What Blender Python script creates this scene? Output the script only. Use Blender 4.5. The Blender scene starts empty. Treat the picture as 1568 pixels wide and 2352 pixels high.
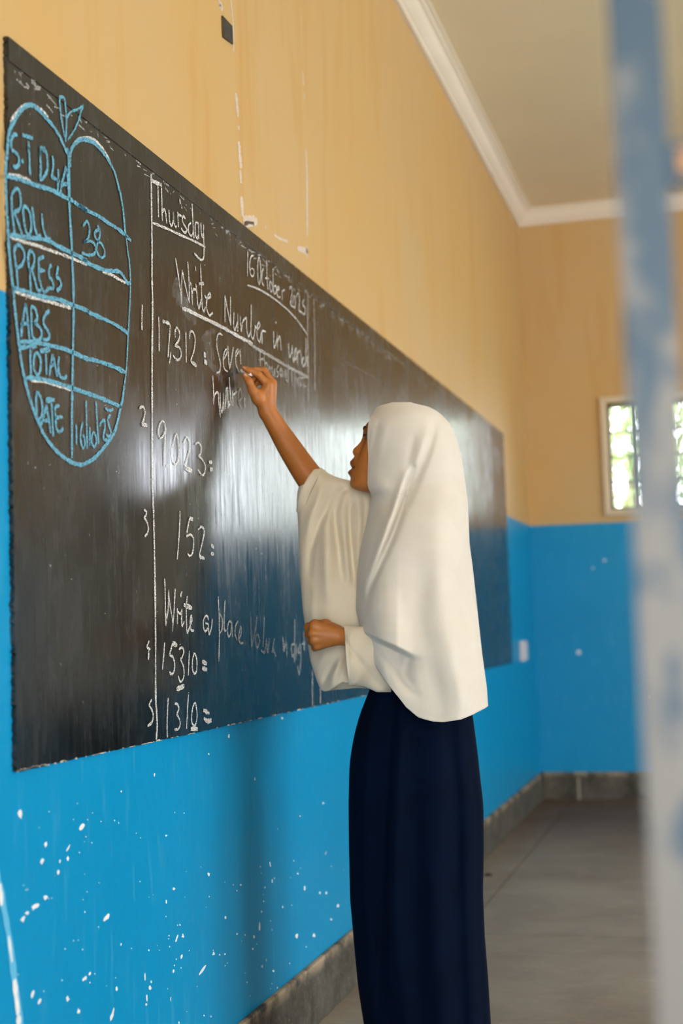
import bpy, bmesh, math, random
import numpy as np
from mathutils import Matrix, Vector

random.seed(7)
SC = bpy.context.scene
COL = SC.collection

# ------------------------------------------------------------------ camera
IW, IH, FPX = 1568.0, 2352.0, 2352.0 * 50 / 36
CAM = np.array([1.05, 0.0, 0.976])
YAW, PITCH, ROLL = 0.2636, 0.0811, -0.0313
FW = np.array([-math.sin(YAW) * math.cos(PITCH), math.cos(YAW) * math.cos(PITCH), math.sin(PITCH)])
_rt = np.array([math.cos(YAW), math.sin(YAW), 0.0])
_up = np.cross(_rt, FW)
RT = _rt * math.cos(ROLL) + _up * math.sin(ROLL)
UP = -_rt * math.sin(ROLL) + _up * math.cos(ROLL)
cam = bpy.data.cameras.new('camera')
cam.lens = 50
cam.sensor_width = 36
cam.sensor_fit = 'AUTO'
cam.clip_start = 0.02
cam.dof.use_dof = True
cam.dof.focus_distance = 2.8
cam.dof.aperture_fstop = 2.8
camo = bpy.data.objects.new('camera', cam)
COL.objects.link(camo)
m4 = Matrix.Identity(4)
for i in range(3):
    m4[i][0], m4[i][1], m4[i][2], m4[i][3] = RT[i], UP[i], -FW[i], CAM[i]
camo.matrix_world = m4
SC.camera = camo

# ------------------------------------------------------------------ world, lights, exposure
SC.view_settings.view_transform = 'Standard'
SC.view_settings.look = 'None'
SC.view_settings.gamma = 1
SC.view_settings.use_curve_mapping = False
SC.view_settings.exposure = 0.14
world = bpy.data.worlds.new('world')
SC.world = world
world.use_nodes = True
bg = world.node_tree.nodes['Background']
bg.inputs[0].default_value = (0.87, 0.93, 1.0, 1)
bg.inputs[1].default_value = 11.0


def area(name, loc, target, sx, sy, power, color):
    l = bpy.data.lights.new(name, 'AREA')
    l.shape = 'RECTANGLE'
    l.size, l.size_y = sx, sy
    l.energy = power
    l.color = color
    o = bpy.data.objects.new(name, l)
    COL.objects.link(o)
    o.location = loc
    o.rotation_euler = (Vector(target) - Vector(loc)).to_track_quat('-Z', 'Y').to_euler()
    return o


# daylight entering by the windows of the right wall and the doorway behind the camera
DAY = (1.0, 0.90, 0.76)
area('window_daylight', (6.1, 1.9, 1.75), (0, 1.9, 2.5), 1.7, 1.5, 36, DAY)
area('window_daylight', (6.1, 4.3, 1.75), (0, 4.3, 2.5), 1.7, 1.5, 36, DAY)
area('window_daylight', (6.1, 6.3, 1.75), (0, 6.3, 2.5), 0.6, 1.5, 6, DAY)
area('doorway_daylight', (1.9, -2.55, 1.35), (1.2, 3, 1.7), 1.5, 2.2, 75, DAY)
sl_ = bpy.data.lights.new('sun', 'SUN')
sl_.energy = 16
sl_.angle = 0.02
sl_.color = (1, 0.95, 0.86)
so_ = bpy.data.objects.new('sun', sl_)
COL.objects.link(so_)
so_.rotation_euler = Vector((0.75, 0.12, -0.70)).to_track_quat('-Z', 'Y').to_euler()

# ------------------------------------------------------------------ helpers
YF = 7.928          # far wall
ZBLUE, ZBASE = 1.508, 0.1495
ZCEIL = 3.29


def ray(px, py):
    px = np.asarray(px, float); py = np.asarray(py, float)
    return (FW + ((px - IW / 2) / FPX)[..., None] * RT - ((py - IH / 2) / FPX)[..., None] * UP)


def onx(px, py, x):
    d = ray(px, py)
    return CAM + d * ((x - CAM[0]) / d[..., 0])[..., None]


# the girl stands at G, turned so that her local -Y looks at the viewer's side and -X at the board
G = np.array([0.37, 3.05, 0.0])
GA = math.atan2(0.68, 3.05)
GX = np.array([math.cos(GA), math.sin(GA), 0.0])
GY = np.array([-math.sin(GA), math.cos(GA), 0.0])


def LP(px, py, v=0.0):
    """photo pixel -> girl's local metres on her local plane y = v"""
    px, py, v = np.broadcast_arrays(np.asarray(px, float), np.asarray(py, float), np.asarray(v, float))
    d = ray(px, py)
    o = CAM - G
    t = (v - o @ GY) / (d @ GY)
    p = o + d * t[..., None]
    return np.stack([p @ GX, p @ GY, p[..., 2]], -1)


def to_world(p):
    p = np.asarray(p)
    return G + p[..., :1] * GX + p[..., 1:2] * GY + p[..., 2:3] * np.array([0, 0, 1.0])


def tag(o, label=None, cat=None, group=None, kind=None):
    if label: o['label'] = label
    if cat: o['category'] = cat
    if group: o['group'] = group
    if kind: o['kind'] = kind
    return o


def mesh_obj(name, verts, faces, mat, parent=None, smooth=False):
    me = bpy.data.meshes.new(name)
    me.from_pydata([tuple(map(float, v)) for v in verts], [], [tuple(map(int, f)) for f in faces])
    me.update()
    if smooth:
        me.polygons.foreach_set('use_smooth', [True] * len(me.polygons))
    if mat: me.materials.append(mat)
    o = bpy.data.objects.new(name, me)
    COL.objects.link(o)
    if parent: o.parent = parent
    return o


def empty(name, loc=(0, 0, 0), rz=0.0):
    o = bpy.data.objects.new(name, None)
    o.empty_display_size = 0.1
    COL.objects.link(o)
    o.location = loc
    o.rotation_euler = (0, 0, rz)
    return o


class MB:
    def __init__(self): self.v, self.f = [], []

    def box(self, a, b):
        (x0, y0, z0), (x1, y1, z1) = a, b
        n = len(self.v)
        self.v += [(x0, y0, z0), (x1, y0, z0), (x1, y1, z0), (x0, y1, z0), (x0, y0, z1), (x1, y0, z1), (x1, y1, z1), (x0, y1, z1)]
        self.f += [tuple(n + i for i in q) for q in ((0, 3, 2, 1), (4, 5, 6, 7), (0, 1, 5, 4), (1, 2, 6, 5), (2, 3, 7, 6), (3, 0, 4, 7))]
        return self

    def build(self, name, mat, parent=None, bevel=0.0, smooth=False):
        o = mesh_obj(name, self.v, self.f, mat, parent, smooth)
        if bevel:
            bm = bmesh.new(); bm.from_mesh(o.data)
            bmesh.ops.bevel(bm, geom=bm.edges[:], offset=bevel, segments=2, affect='EDGES', profile=0.5)
            bm.to_mesh(o.data); bm.free()
        return o


def cr(pts, n=6):
    """Catmull-Rom resample"""
    P = np.array(pts, float)
    if len(P) < 3:
        t = np.linspace(0, 1, max(2, n))[:, None]
        return P[0] * (1 - t) + P[-1] * t
    closed = np.allclose(P[0], P[-1])
    A = np.vstack([P[-2] if closed else 2 * P[0] - P[1], P, P[1] if closed else 2 * P[-1] - P[-2]])
    out = []
    for i in range(1, len(A) - 2):
        for t in np.linspace(0, 1, n, endpoint=False):
            a, b, c, d = A[i - 1], A[i], A[i + 1], A[i + 2]
            out.append(0.5 * (2 * b + (c - a) * t + (2 * a - 5 * b + 4 * c - d) * t * t + (3 * b - a - 3 * c + d) * t ** 3))
    out.append(P[-1])
    return np.array(out)


# ------------------------------------------------------------------ materials
class NT:
    def __init__(self, name):
        self.m = bpy.data.materials.new(name)
        self.m.use_nodes = True
        self.t = self.m.node_tree
        self.b = self.t.nodes['Principled BSDF']
        self.out = self.t.nodes['Material Output']
        self.tc = self.t.nodes.new('ShaderNodeTexCoord')

    def n(self, kind, **kw):
        x = self.t.nodes.new(kind)
        for k, v in kw.items():
            setattr(x, k, v)
        return x

    def l(self, a, b): self.t.links.new(a, b)

    def mapping(self, scale=(1, 1, 1), loc=(0, 0, 0), coord='Object'):
        mp = self.n('ShaderNodeMapping')
        mp.inputs['Scale'].default_value = scale
        mp.inputs['Location'].default_value = loc
        self.l(self.tc.outputs[coord], mp.inputs[0])
        return mp.outputs[0]

    def noise(self, vec, scale=5, detail=4, rough=0.55, dist=0.0):
        x = self.n('ShaderNodeTexNoise')
        x.inputs['Scale'].default_value = scale
        x.inputs['Detail'].default_value = detail
        x.inputs['Roughness'].default_value = rough
        x.inputs['Distortion'].default_value = dist
        self.l(vec, x.inputs['Vector'])
        return x.outputs[0]

    def ramp(self, fac, stops):
        x = self.n('ShaderNodeValToRGB')
        e = x.color_ramp.elements
        while len(e) < len(stops): e.new(0.5)
        for el, (p, c) in zip(e, stops):
            el.position = p
            el.color = c if len(c) == 4 else (*c, 1)
        self.l(fac, x.inputs[0])
        return x.outputs[0]

    def val(self, fac, a, b, c=0.0, d=1.0, clamp=True):
        x = self.n('ShaderNodeMapRange')
        x.clamp = clamp
        for k, v in zip(('From Min', 'From Max', 'To Min', 'To Max'), (a, b, c, d)): x.inputs[k].default_value = v
        self.l(fac, x.inputs[0])
        return x.outputs[0]

    def mix(self, fac, a, b, blend='MIX'):
        x = self.n('ShaderNodeMix', data_type='RGBA', blend_type=blend)
        for sock, val in ((x.inputs[0], fac), (x.inputs[6], a), (x.inputs[7], b)):
            if hasattr(val, 'links') or isinstance(val, bpy.types.NodeSocket): self.l(val, sock)
            elif isinstance(val, (int, float)): sock.default_value = val
            else: sock.default_value = (*val, 1)
        return x.outputs[2]

    def math(self, op, a, b=None):
        x = self.n('ShaderNodeMath', operation=op)
        for sock, val in ((x.inputs[0], a), (x.inputs[1], b)):
            if val is None: continue
            if isinstance(val, bpy.types.NodeSocket): self.l(val, sock)
            else: sock.default_value = val
        return x.outputs[0]

    def set(self, **kw):
        names = dict(color='Base Color', rough='Roughness', spec='Specular IOR Level', metal='Metallic', alpha='Alpha',
                     sheen='Sheen Weight', sss='Subsurface Weight', aniso='Anisotropic', ior='IOR', coat='Coat Weight')
        for k, v in kw.items():
            s = self.b.inputs[names[k]]
            if isinstance(v, bpy.types.NodeSocket): self.l(v, s)
            elif k == 'color': s.default_value = (*v, 1)
            else: s.default_value = v
        return self

    def bump(self, h, strength=0.3, dist=0.002):
        x = self.n('ShaderNodeBump')
        x.inputs['Strength'].default_value = strength
        x.inputs['Distance'].default_value = dist
        self.l(h, x.inputs['Height'])
        self.l(x.outputs[0], self.b.inputs['Normal'])
        return self

    def xyz(self, coord='Object'):
        s = self.n('ShaderNodeSeparateXYZ')
        self.l(self.tc.outputs[coord], s.inputs[0])
        return s.outputs


def wall_material():
    k = NT('two_tone_wall_paint')
    z = k.xyz()[2]
    v = k.mapping()
    big = k.noise(v, 1.3, 5, 0.6, 0.4)
    streak = k.noise(k.mapping((3.5, 3.5, 0.5)), 2.0, 4, 0.6, 0.6)
    yel = k.mix(k.val(big, 0.35, 0.7), (0.555, 0.350, 0.130), (0.54, 0.365, 0.170))
    yel = k.mix(k.val(streak, 0.52, 0.72, 0, 0.55), yel, (0.52, 0.28, 0.075))
    fine = k.noise(k.mapping((14, 14, 1.6)), 4, 4, 0.65)
    blu = k.mix(k.val(big, 0.3, 0.7), (0.0, 0.235, 0.47), (0.0, 0.26, 0.51))
    blu = k.mix(k.val(fine, 0.55, 0.8, 0, 0.35), blu, (0.10, 0.36, 0.56))
    wob = k.math('ADD', z, k.val(k.noise(v, 3, 2), 0, 1, -0.006, 0.006, False))
    isb = k.val(wob, ZBLUE - 0.002, ZBLUE + 0.002, 1, 0)
    k.set(color=k.mix(isb, yel, blu), rough=k.mix(isb, (0.60,) * 3, (0.38,) * 3), spec=0.2)
    k.bump(k.noise(v, 40, 4), 0.25, 0.002)
    return k.m


def board_material():
    k = NT('blackboard_paint')
    v = k.mapping()
    st = k.noise(k.mapping((10, 22, 1.5)), 2.2, 5, 0.6, 0.25)
    st2 = k.noise(k.mapping((10, 34, 4.0)), 2.2, 5, 0.65, 0.5)
    cl = k.noise(v, 3.0, 5, 0.65, 0.5)
    fine = k.noise(v, 180, 3, 0.7)
    base = k.mix(k.val(cl, 0.38, 0.72), (0.005, 0.006, 0.0055), (0.015, 0.0155, 0.0145))
    base = k.mix(k.val(st, 0.55, 0.75, 0, 0.35), base, (0.035, 0.036, 0.035))
    base = k.mix(k.val(fine, 0.64, 0.8, 0, 0.18), base, (0.10, 0.10, 0.095))
    cl2 = k.noise(k.mapping((6, 9, 5)), 1.4, 6, 0.7, 0.6)
    base = k.mix(k.val(cl2, 0.52, 0.78, 0, 0.6), base, (0.055, 0.062, 0.066))
    r = k.math('ADD', k.val(k.math('ADD', k.math('MULTIPLY', st, 0.5), k.math('MULTIPLY', cl, 0.5)), 0.38, 0.66, 0.17, 0.33), k.val(st2, 0.35, 0.7, -0.05, 0.07))
    k.set(color=base, rough=r, spec=0.62)
    k.bump(k.math('ADD', k.val(st2, 0, 1, 0, 0.5), k.val(k.noise(k.mapping((10, 30, 3)), 3, 4), 0, 1, 0, 1.0)), 0.05, 0.002)
    return k.m


def chalk_material(name, col, lo=0.40, hi=0.56):
    k = NT(name)
    g = k.noise(k.mapping((1, 1, 1)), 420, 3, 0.7)
    k.set(color=col, rough=0.95, spec=0.05, alpha=k.val(g, lo, hi, 0, 0.95))
    return k.m


def simple(name, col, rough=0.6, spec=0.4, metal=0.0, nscale=None, col2=None, bump=0.0):
    k = NT(name)
    c = col
    if col2 is not None:
        g = k.noise(k.mapping(), nscale or 8, 5, 0.6, 0.2)
        c = k.mix(k.val(g, 0.35, 0.68), col, col2)
        if bump: k.bump(g, bump, 0.003)
    k.set(color=c, rough=rough, spec=spec, metal=metal)
    return k.m


def cloth_material(name, col, col2, weave=900, rough=0.9, sheen=0.25):
    k = NT(name)
    g = k.noise(k.mapping(), 14, 5, 0.6, 0.3)
    w = k.noise(k.mapping((1, 1, 1)), weave, 2, 0.5)
    k.set(color=k.mix(k.val(g, 0.3, 0.7), col, col2), rough=rough, spec=0.06, sheen=sheen)
    wr = k.noise(k.mapping((1, 1, 0.45)), 26, 4, 0.55, 0.6)
    k.bump(k.math('ADD', k.val(w, 0, 1, 0, 0.12), wr), 0.22, 0.004)
    return k.m


M_WALL = wall_material()
M_BOARD = board_material()
M_CHW = chalk_material('white_chalk', (0.80, 0.79, 0.76))
M_CHF = chalk_material('faint_white_chalk', (0.66, 0.66, 0.64), 0.42, 0.64)
M_CHB = chalk_material('blue_chalk', (0.16, 0.44, 0.60), 0.35, 0.54)
M_CEIL = simple('ceiling_paint', (0.80, 0.70, 0.49), 0.85, 0.2, nscale=1.5, col2=(0.76, 0.66, 0.47))
M_CORN = simple('cornice_paint', (0.80, 0.71, 0.58), 0.6, 0.35, nscale=3, col2=(0.76, 0.67, 0.53))
M_CHIP = simple('bare_plaster_chip', (0.74, 0.76, 0.76), 0.9, 0.1, nscale=60, col2=(0.62, 0.66, 0.68))
M_RESID = chalk_material('paper_residue', (0.68, 0.58, 0.47), 0.24, 0.50)


def skirting_material():
    k = NT('cement_skirting')
    a = k.noise(k.mapping(), 9, 6, 0.65, 0.3)
    b = k.noise(k.mapping((60, 60, 26)), 3, 3, 0.6)
    c = k.mix(k.val(a, 0.35, 0.68), (0.040, 0.036, 0.028), (0.115, 0.105, 0.085))
    c = k.mix(k.val(b, 0.60, 0.70, 0, 0.6), c, (0.30, 0.25, 0.18))
    z = k.xyz()[2]
    edge = k.math('MULTIPLY', k.val(z, ZBASE - 0.03, ZBASE - 0.004), k.val(a, 0.42, 0.6))
    c = k.mix(edge, c, (0.38, 0.29, 0.19))
    k.set(color=c, rough=0.8, spec=0.3).bump(a, 0.4, 0.006)
    return k.m


def floor_material():
    k = NT('trowelled_cement')
    a = k.noise(k.mapping((1, 1, 1)), 2.2, 6, 0.62, 0.3)
    s = k.noise(k.mapping((3.0, 16, 1)), 2.5, 6, 0.7, 0.6)
    f = k.noise(k.mapping((20, 60, 1)), 4, 4, 0.7)
    y = k.xyz()[1]
    c = k.mix(k.val(a, 0.32, 0.7), (0.165, 0.13, 0.095), (0.27, 0.23, 0.18))
    c = k.mix(k.val(s, 0.5, 0.75, 0, 0.6), c, (0.36, 0.33, 0.28))
    c = k.mix(k.val(f, 0.64, 0.78, 0, 0.5), c, (0.085, 0.065, 0.045))
    dust = k.math('MULTIPLY', k.val(y, 6.0, 7.2), k.val(a, 0.2, 0.6, 0.55, 1.0))
    c = k.mix(dust, c, (0.115, 0.068, 0.034))
    k.set(color=c, rough=k.val(s, 0.3, 0.7, 0.55, 0.8), spec=0.35).bump(s, 0.35, 0.004)
    return k.m


M_SKIRT = skirting_material()
M_FLOOR = floor_material()
M_JOINT = simple('joint_dirt', (0.06, 0.05, 0.04), 0.9, 0.1)
M_WINTRIM = simple('window_surround_paint', (0.66, 0.55, 0.38), 0.6, 0.3, nscale=6, col2=(0.60, 0.49, 0.34))
M_STEELDK = simple('window_bar_steel', (0.10, 0.075, 0.05), 0.5, 0.4, nscale=30, col2=(0.16, 0.12, 0.08))


def glass_material():
    k = NT('window_glass')
    tr = k.n('ShaderNodeBsdfTransparent')
    gl = k.n('ShaderNodeBsdfGlossy')
    gl.inputs['Roughness'].default_value = 0.05
    fr = k.n('ShaderNodeFresnel')
    ms = k.n('ShaderNodeMixShader')
    k.l(fr.outputs[0], ms.inputs[0]); k.l(tr.outputs[0], ms.inputs[1]); k.l(gl.outputs[0], ms.inputs[2])
    k.l(ms.outputs[0], k.out.inputs[0])
    return k.m


M_GLASS = glass_material()

# ------------------------------------------------------------------ room
XR, YN = 5.9, -2.4
wl = MB().box((-0.2, YN - 0.2, 0), (0, YF + 0.2, ZCEIL)).build('wall_left', M_WALL)
tag(wl, 'long wall painted yellow above and blue below behind the blackboard', kind='structure')


def wall_y(name, y0, y1, x0, x1, holes):
    """wall in the xz plane with rectangular holes (x0,x1,z0,z1), one mesh"""
    mb = MB()
    xs = x0
    for (a, b, c, d) in sorted(holes):
        mb.box((xs, y0, 0), (a, y1, ZCEIL))
        if c > 0: mb.box((a, y0, 0), (b, y1, c))
        mb.box((a, y0, d), (b, y1, ZCEIL))
        xs = b
    mb.box((xs, y0, 0), (x1, y1, ZCEIL))
    return mb.build(name, M_WALL)


W1, W2 = (0.445, 1.44, 1.575, 2.17), (1.60, 2.595, 1.575, 2.17)
wf = tag(wall_y('wall_far', YF, YF + 0.2, -0.2, XR + 0.2, [W1, W2]), 'end wall painted yellow above blue with small barred windows', kind='structure')
wn = tag(wall_y('wall_near', YN - 0.2, YN, -0.2, XR + 0.2, [(1.1, 2.7, 0.0, 2.4)]), 'wall with the wide doorway behind the viewer', kind='structure')
mb = MB()
ys = YN
for (a, b) in ((1.0, 2.8), (3.4, 5.2), (6.0, 6.6)):
    mb.box((XR, ys, 0), (XR + 0.2, a, ZCEIL)); mb.box((XR, a, 0), (XR + 0.2, b, 0.95)); mb.box((XR, a, 2.55), (XR + 0.2, b, ZCEIL)); ys = b
mb.box((XR, ys, 0), (XR + 0.2, YF, ZCEIL))
wr = tag(mb.build('wall_right', M_WALL), 'wall of large windows opposite the blackboard', kind='structure')
ce = tag(MB().box((-0.2, YN - 0.2, ZCEIL), (XR + 0.2, YF + 0.2, ZCEIL + 0.1)).build('ceiling', M_CEIL), 'flat beige painted ceiling', kind='structure')

# floor: cement slabs with recessed joints
fl = tag(MB().box((-0.2, YN - 0.2, -0.12), (XR + 0.2, YF + 0.2, -0.006)).build('floor', M_JOINT), 'grey-brown trowelled cement floor scored into slabs', kind='structure')
xs = [0.0, 0.178, 1.82, 3.46, 5.10, XR]
ysl = [YN, -0.39, 1.25, 2.89, 4.53, 6.17, 7.81, YF]
jw = 0.003
for i in range(len(xs) - 1):
    for j in range(len(ysl) - 1):
        MB().box((xs[i] + jw, ysl[j] + jw, -0.02), (xs[i + 1] - jw, ysl[j + 1] - jw, 0)).build('slab', M_FLOOR, fl)

# skirting
bl = MB().box((0, YN, 0), (0.016, YF, ZBASE)).build('baseboard_left', M_SKIRT, bevel=0.004)
tag(bl, 'speckled grey cement skirting under the blackboard wall', kind='structure')
bf = MB().box((0.016, YF - 0.016, 0), (XR, YF, ZBASE)).build('baseboard_far', M_SKIRT, bevel=0.004)
tag(bf, 'dark cement skirting along the end wall', kind='structure')
MB().box((0.20, YF - 0.0185, 0.0), (0.212, YF - 0.015, 0.12)).build('pale_drip', simple('drip', (0.30, 0.27, 0.20), 0.8), bf)

# cornice: stepped cove profile (offset from wall, z), swept in lengths
PROF = [(0.0, 3.211), (0.016, 3.211), (0.018, 3.222), (0.030, 3.230), (0.044, 3.243), (0.054, 3.258), (0.060, 3.268), (0.072, 3.270), (0.074, 3.280), (0.088, 3.281), (0.088, ZCEIL), (0.0, ZCEIL)]


def cornice(name, axis, a, b, parent, trim_a=0, trim_b=0):
    v, f = [], []
    n = len(PROF)
    for k, t in enumerate((a, b)):
        for (w, z) in PROF:
            tt = t + (w * trim_a if k == 0 else -w * trim_b)
            v.append((w, tt, z) if axis == 'y' else (tt, YF - w, z))
    for i in range(n):
        j = (i + 1) % n
        f.append((i, j, n + j, n + i))
    f += [tuple(range(n)), tuple(range(2 * n - 1, n - 1, -1))]
    return mesh_obj(name, v, f, M_CORN, parent)


t1 = cornice('trim_1', 'y', 6.152, YF, None, 0, 1)
tag(t1, 'white moulded cornice between the blackboard wall and ceiling', kind='structure')
for (a, b) in ((-2.4, 0.148), (0.150, 2.148), (2.150, 4.148), (4.150, 6.150)):
    cornice('cornice_length', 'y', a, b, t1)
t2 = cornice('trim_2', 'x', 0.0, XR, None, 1, 0)
tag(t2, 'white moulded cornice along the end wall', kind='structure')


# barred windows
def window(name, w, label):
    x0, x1, z0, z1 = w
    root = tag(empty(name, ((x0 + x1) / 2, YF + 0.08, z0)), label, kind='structure')
    ox, oy, oz = (x0 + x1) / 2, YF + 0.08, z0

    def part(nm, a, b, mat, bevel=0):
        return MB().box((a[0] - ox, a[1] - oy, a[2] - oz), (b[0] - ox, b[1] - oy, b[2] - oz)).build(nm, mat, root, bevel)
    e = 0.032
    for a, b in (((x0 - e, 0, z0 - e), (x0, 0, z1 + e)), ((x1, 0, z0 - e), (x1 + e, 0, z1 + e)), ((x0, 0, z0 - e), (x1, 0, z0)), ((x0, 0, z1), (x1, 0, z1 + e))):
        part('surround', (a[0], YF - 0.02, a[2]), (b[0], YF + 0.0, b[2]), M_WINTRIM, 0.004)
    s = 0.018
    for a, b in (((x0, 0, z0), (x0 + s, 0, z1)), ((x1 - s, 0, z0), (x1, 0, z1)), ((x0 + s, 0, z0), (x1 - s, 0, z0 + s)), ((x0 + s, 0, z1 - s), (x1 - s, 0, z1))):
        part('frame', (a[0], YF + 0.05, a[2]), (b[0], YF + 0.10, b[2]), M_STEELDK)
    nx, nz = 7, 4
    xs = [x0 + s + (x1 - x0 - 2 * s) * i / nx for i in range(nx + 1)]
    zs = [z0 + s + (z1 - z0 - 2 * s) * i / nz for i in range(nz + 1)]
    for x in xs[1:-1]: part('upright_bar', (x - 0.008, YF + 0.068, zs[0]), (x + 0.008, YF + 0.082, zs[-1]), M_STEELDK)
    for z in zs[1:-1]: part('cross_bar', (xs[0], YF + 0.060, z - 0.0075), (xs[-1], YF + 0.068, z + 0.0075), M_STEELDK)
    for i in range(nx):
        for j in range(nz):
            part('pane', (xs[i] + 0.005, YF + 0.083, zs[j] + 0.004), (xs[i + 1] - 0.005, YF + 0.086, zs[j + 1] - 0.004), M_GLASS)


window('window_1', W1, 'small barred window nearest the blackboard in the end wall')
window('window_2', W2, 'second barred window further along the end wall')

# ------------------------------------------------------------------ outside, seen through the end windows
gr = tag(MB().box((-30, YF + 0.2, -0.2), (40, 60, -0.1)).build('ground', simple('grass', (0.16, 0.24, 0.06), 0.9, 0.1, nscale=3, col2=(0.30, 0.34, 0.14))), 'sunlit grass yard outside the end windows', kind='structure')
M_LEAF = simple('leaves', (0.19, 0.26, 0.09), 0.6, 0.3, nscale=2, col2=(0.34, 0.42, 0.18))
M_BARK = simple('bark', (0.12, 0.085, 0.05), 0.9, 0.1, nscale=12, col2=(0.20, 0.15, 0.09))


def tree(loc, h, r, n, label):
    t = tag(empty('tree', loc), label, 'tree', 'trees beyond the end windows')
    rng = random.Random(int(h * 100 + r * 10))
    v, f = [], []
    for q in range(9):
        z = h * 0.62 * q / 8
        rad = 0.11 * (1 - 0.06 * q)
        for s in range(8):
            a = s * math.pi / 4
            v.append((rad * math.cos(a) + 0.06 * math.sin(q), rad * math.sin(a), z))
    for q in range(8):
        for s in range(8):
            f.append((q * 8 + s, q * 8 + (s + 1) % 8, q * 8 + 8 + (s + 1) % 8, q * 8 + 8 + s))
    mesh_obj('trunk', v, f, M_BARK, t, True)
    v, f = [], []
    for _ in range(n):
        d = Vector((rng.gauss(0, 1), rng.gauss(0, 1), rng.gauss(0, 1))).normalized() * (rng.random() ** 0.4)
        c = Vector((d.x * r, d.y * r, h * 0.68 + d.z * h * 0.34))
        u = Vector((rng.gauss(0, 1), rng.gauss(0, 1), rng.gauss(0, 1))).normalized() * 0.11
        w = u.orthogonal().normalized() * 0.05
        k = len(v)
        v += [c - u, c + w, c + u, c - w]
        f.append((k, k + 1, k + 2, k + 3))
    tag(mesh_obj('foliage', v, f, M_LEAF, t), kind='stuff')


tree((0.1, 15.5, -0.1), 4.6, 1.6, 1200, 'leafy green tree outside the barred window by the blackboard')
tree((2.9, 17.0, -0.1), 3.9, 1.3, 800, 'smaller leafy tree outside the second barred window')

# ------------------------------------------------------------------ blackboard
XB = 0.007
BY0, BY1, BZ0, BZ1 = 1.950, 7.005, 0.1495, 1.914
BZ0 = 0.776
rng = np.random.default_rng(3)
v, f = [], []
NY, NZ = 260, 60
# outline of the cement panel with a slightly ragged edge: one loop front, one loop back
loop = []
def edge(a, b, n, amp, nrm):
    for i in range(n):
        t = i / n
        j = rng.normal() * amp
        loop.append((a[0] + (b[0] - a[0]) * t + nrm[0] * j, a[1] + (b[1] - a[1]) * t + nrm[1] * j))
edge((BY0, BZ0), (BY1, BZ0), 420, 0.0006, (0, 1))
edge((BY1, BZ0), (BY1, BZ1), 100, 0.0016, (1, 0))
edge((BY1, BZ1), (BY0, BZ1), 200, 0.0006, (0, 1))
edge((BY0, BZ1), (BY0, BZ0), 260, 0.0014, (1, 0))
n = len(loop)
v = [(XB, a, b) for a, b in loop] + [(0.0, a, b) for a, b in loop]
f = [tuple(range(n))] + [(i, n + i, n + (i + 1) % n, (i + 1) % n) for i in range(n)]
board = mesh_obj('blackboard', v, f, M_BOARD)
tag(board, 'long black cement blackboard covered in white and blue chalk writing', 'blackboard')
ZR = 1.875
MB().box((XB, BY0 + 0.002, ZR), (XB + 0.0013, BY1 - 0.002, BZ1)).build('top_rail', M_BOARD, board, bevel=0.0004)


def ribbon(strokes, x):
    """strokes: list of (points in photo px, width in m) laid flat on the plane x"""
    V, F = [], []
    for pts, w in strokes:
        P = onx(*cr(pts, 5).T, x)[:, 1:]
        keep = [0] + [i for i in range(1, len(P)) if np.linalg.norm(P[i] - P[i - 1]) > 1e-5]
        P = P[keep]
        if len(P) < 2: continue
        T = np.gradient(P, axis=0)
        T /= np.linalg.norm(T, axis=1)[:, None] + 1e-12
        N = np.stack([-T[:, 1], T[:, 0]], 1)
        ww = w / 2 * (1 + 0.14 * rng.normal(size=len(P)))
        ww[0] *= 0.7; ww[-1] *= 0.7
        k = len(V)
        for p, nn, q in zip(P, N, ww):
            V.append((x, *(p + nn * q))); V.append((x, *(p - nn * q)))
        for i in range(len(P) - 1):
            F.append((k + 2 * i, k + 2 * i + 1, k + 2 * i + 3, k + 2 * i + 2))
    return V, F


CH = {'A': (0, 60, 7.84), 'B': (0, 340, 7.84), 'C': (0, 620, 7.84), 'D': (120, 440, 7.84), 'E': (60, 880, 5.2267),
      'F': (330, 380, 7.84), 'G': (380, 560, 7.84), 'H': (540, 560, 6.535), 'I': (350, 700, 6.272), 'J': (310, 920, 7.84),
      'K': (310, 1140, 7.84), 'L': (320, 1300, 7.84), 'M': (480, 1340, 6.03), 'N': (320, 1580, 7.84), 'P': (0, 80, 3.92),
      'Q': (0, 600, 3.92), 'R': (700, 640, 3.136), 'X': (0, 0, 1.0)}


def S(spec, w=None):
    """spec: '<crop> x,y x,y <crop> x,y ...' -> photo pixel polyline"""
    out, c = [], None
    for tok in spec.split():
        if tok in CH: c = CH[tok]
        else:
            a, b = tok.split(',')
            out.append((c[0] + float(a) / c[2], c[1] + float(b) / c[2]))
    return out


zoff = [0]
def chalk(name, mat, w, specs, label=None):
    zoff[0] += 1
    st = []
    for s in specs:
        ww = w
        if '|' in s:
            s, e = s.split('|'); ww = float(e)
        st.append((S(s), ww))
    # strokes that lie close together form one piece
    P = [onx(*cr(a, 4).T, XB)[:, 1:] for a, _ in st]
    grp = list(range(len(st)))
    for i in range(len(st)):
        for j in range(i):
            if grp[i] != grp[j] and np.sqrt(((P[i][:, None] - P[j][None]) ** 2).sum(-1)).min() < 0.018:
                a, b = grp[i], grp[j]
                grp = [b if q == a else q for q in grp]
    ids = sorted(set(grp))
    for q in ids:
        V, F = ribbon([t for t, g_ in zip(st, grp) if g_ == q], XB + 0.0015 + 0.00002 * zoff[0])
        o = mesh_obj(name, V, F, mat, board)
        if len(ids) == 1: tag(o, label)


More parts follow.
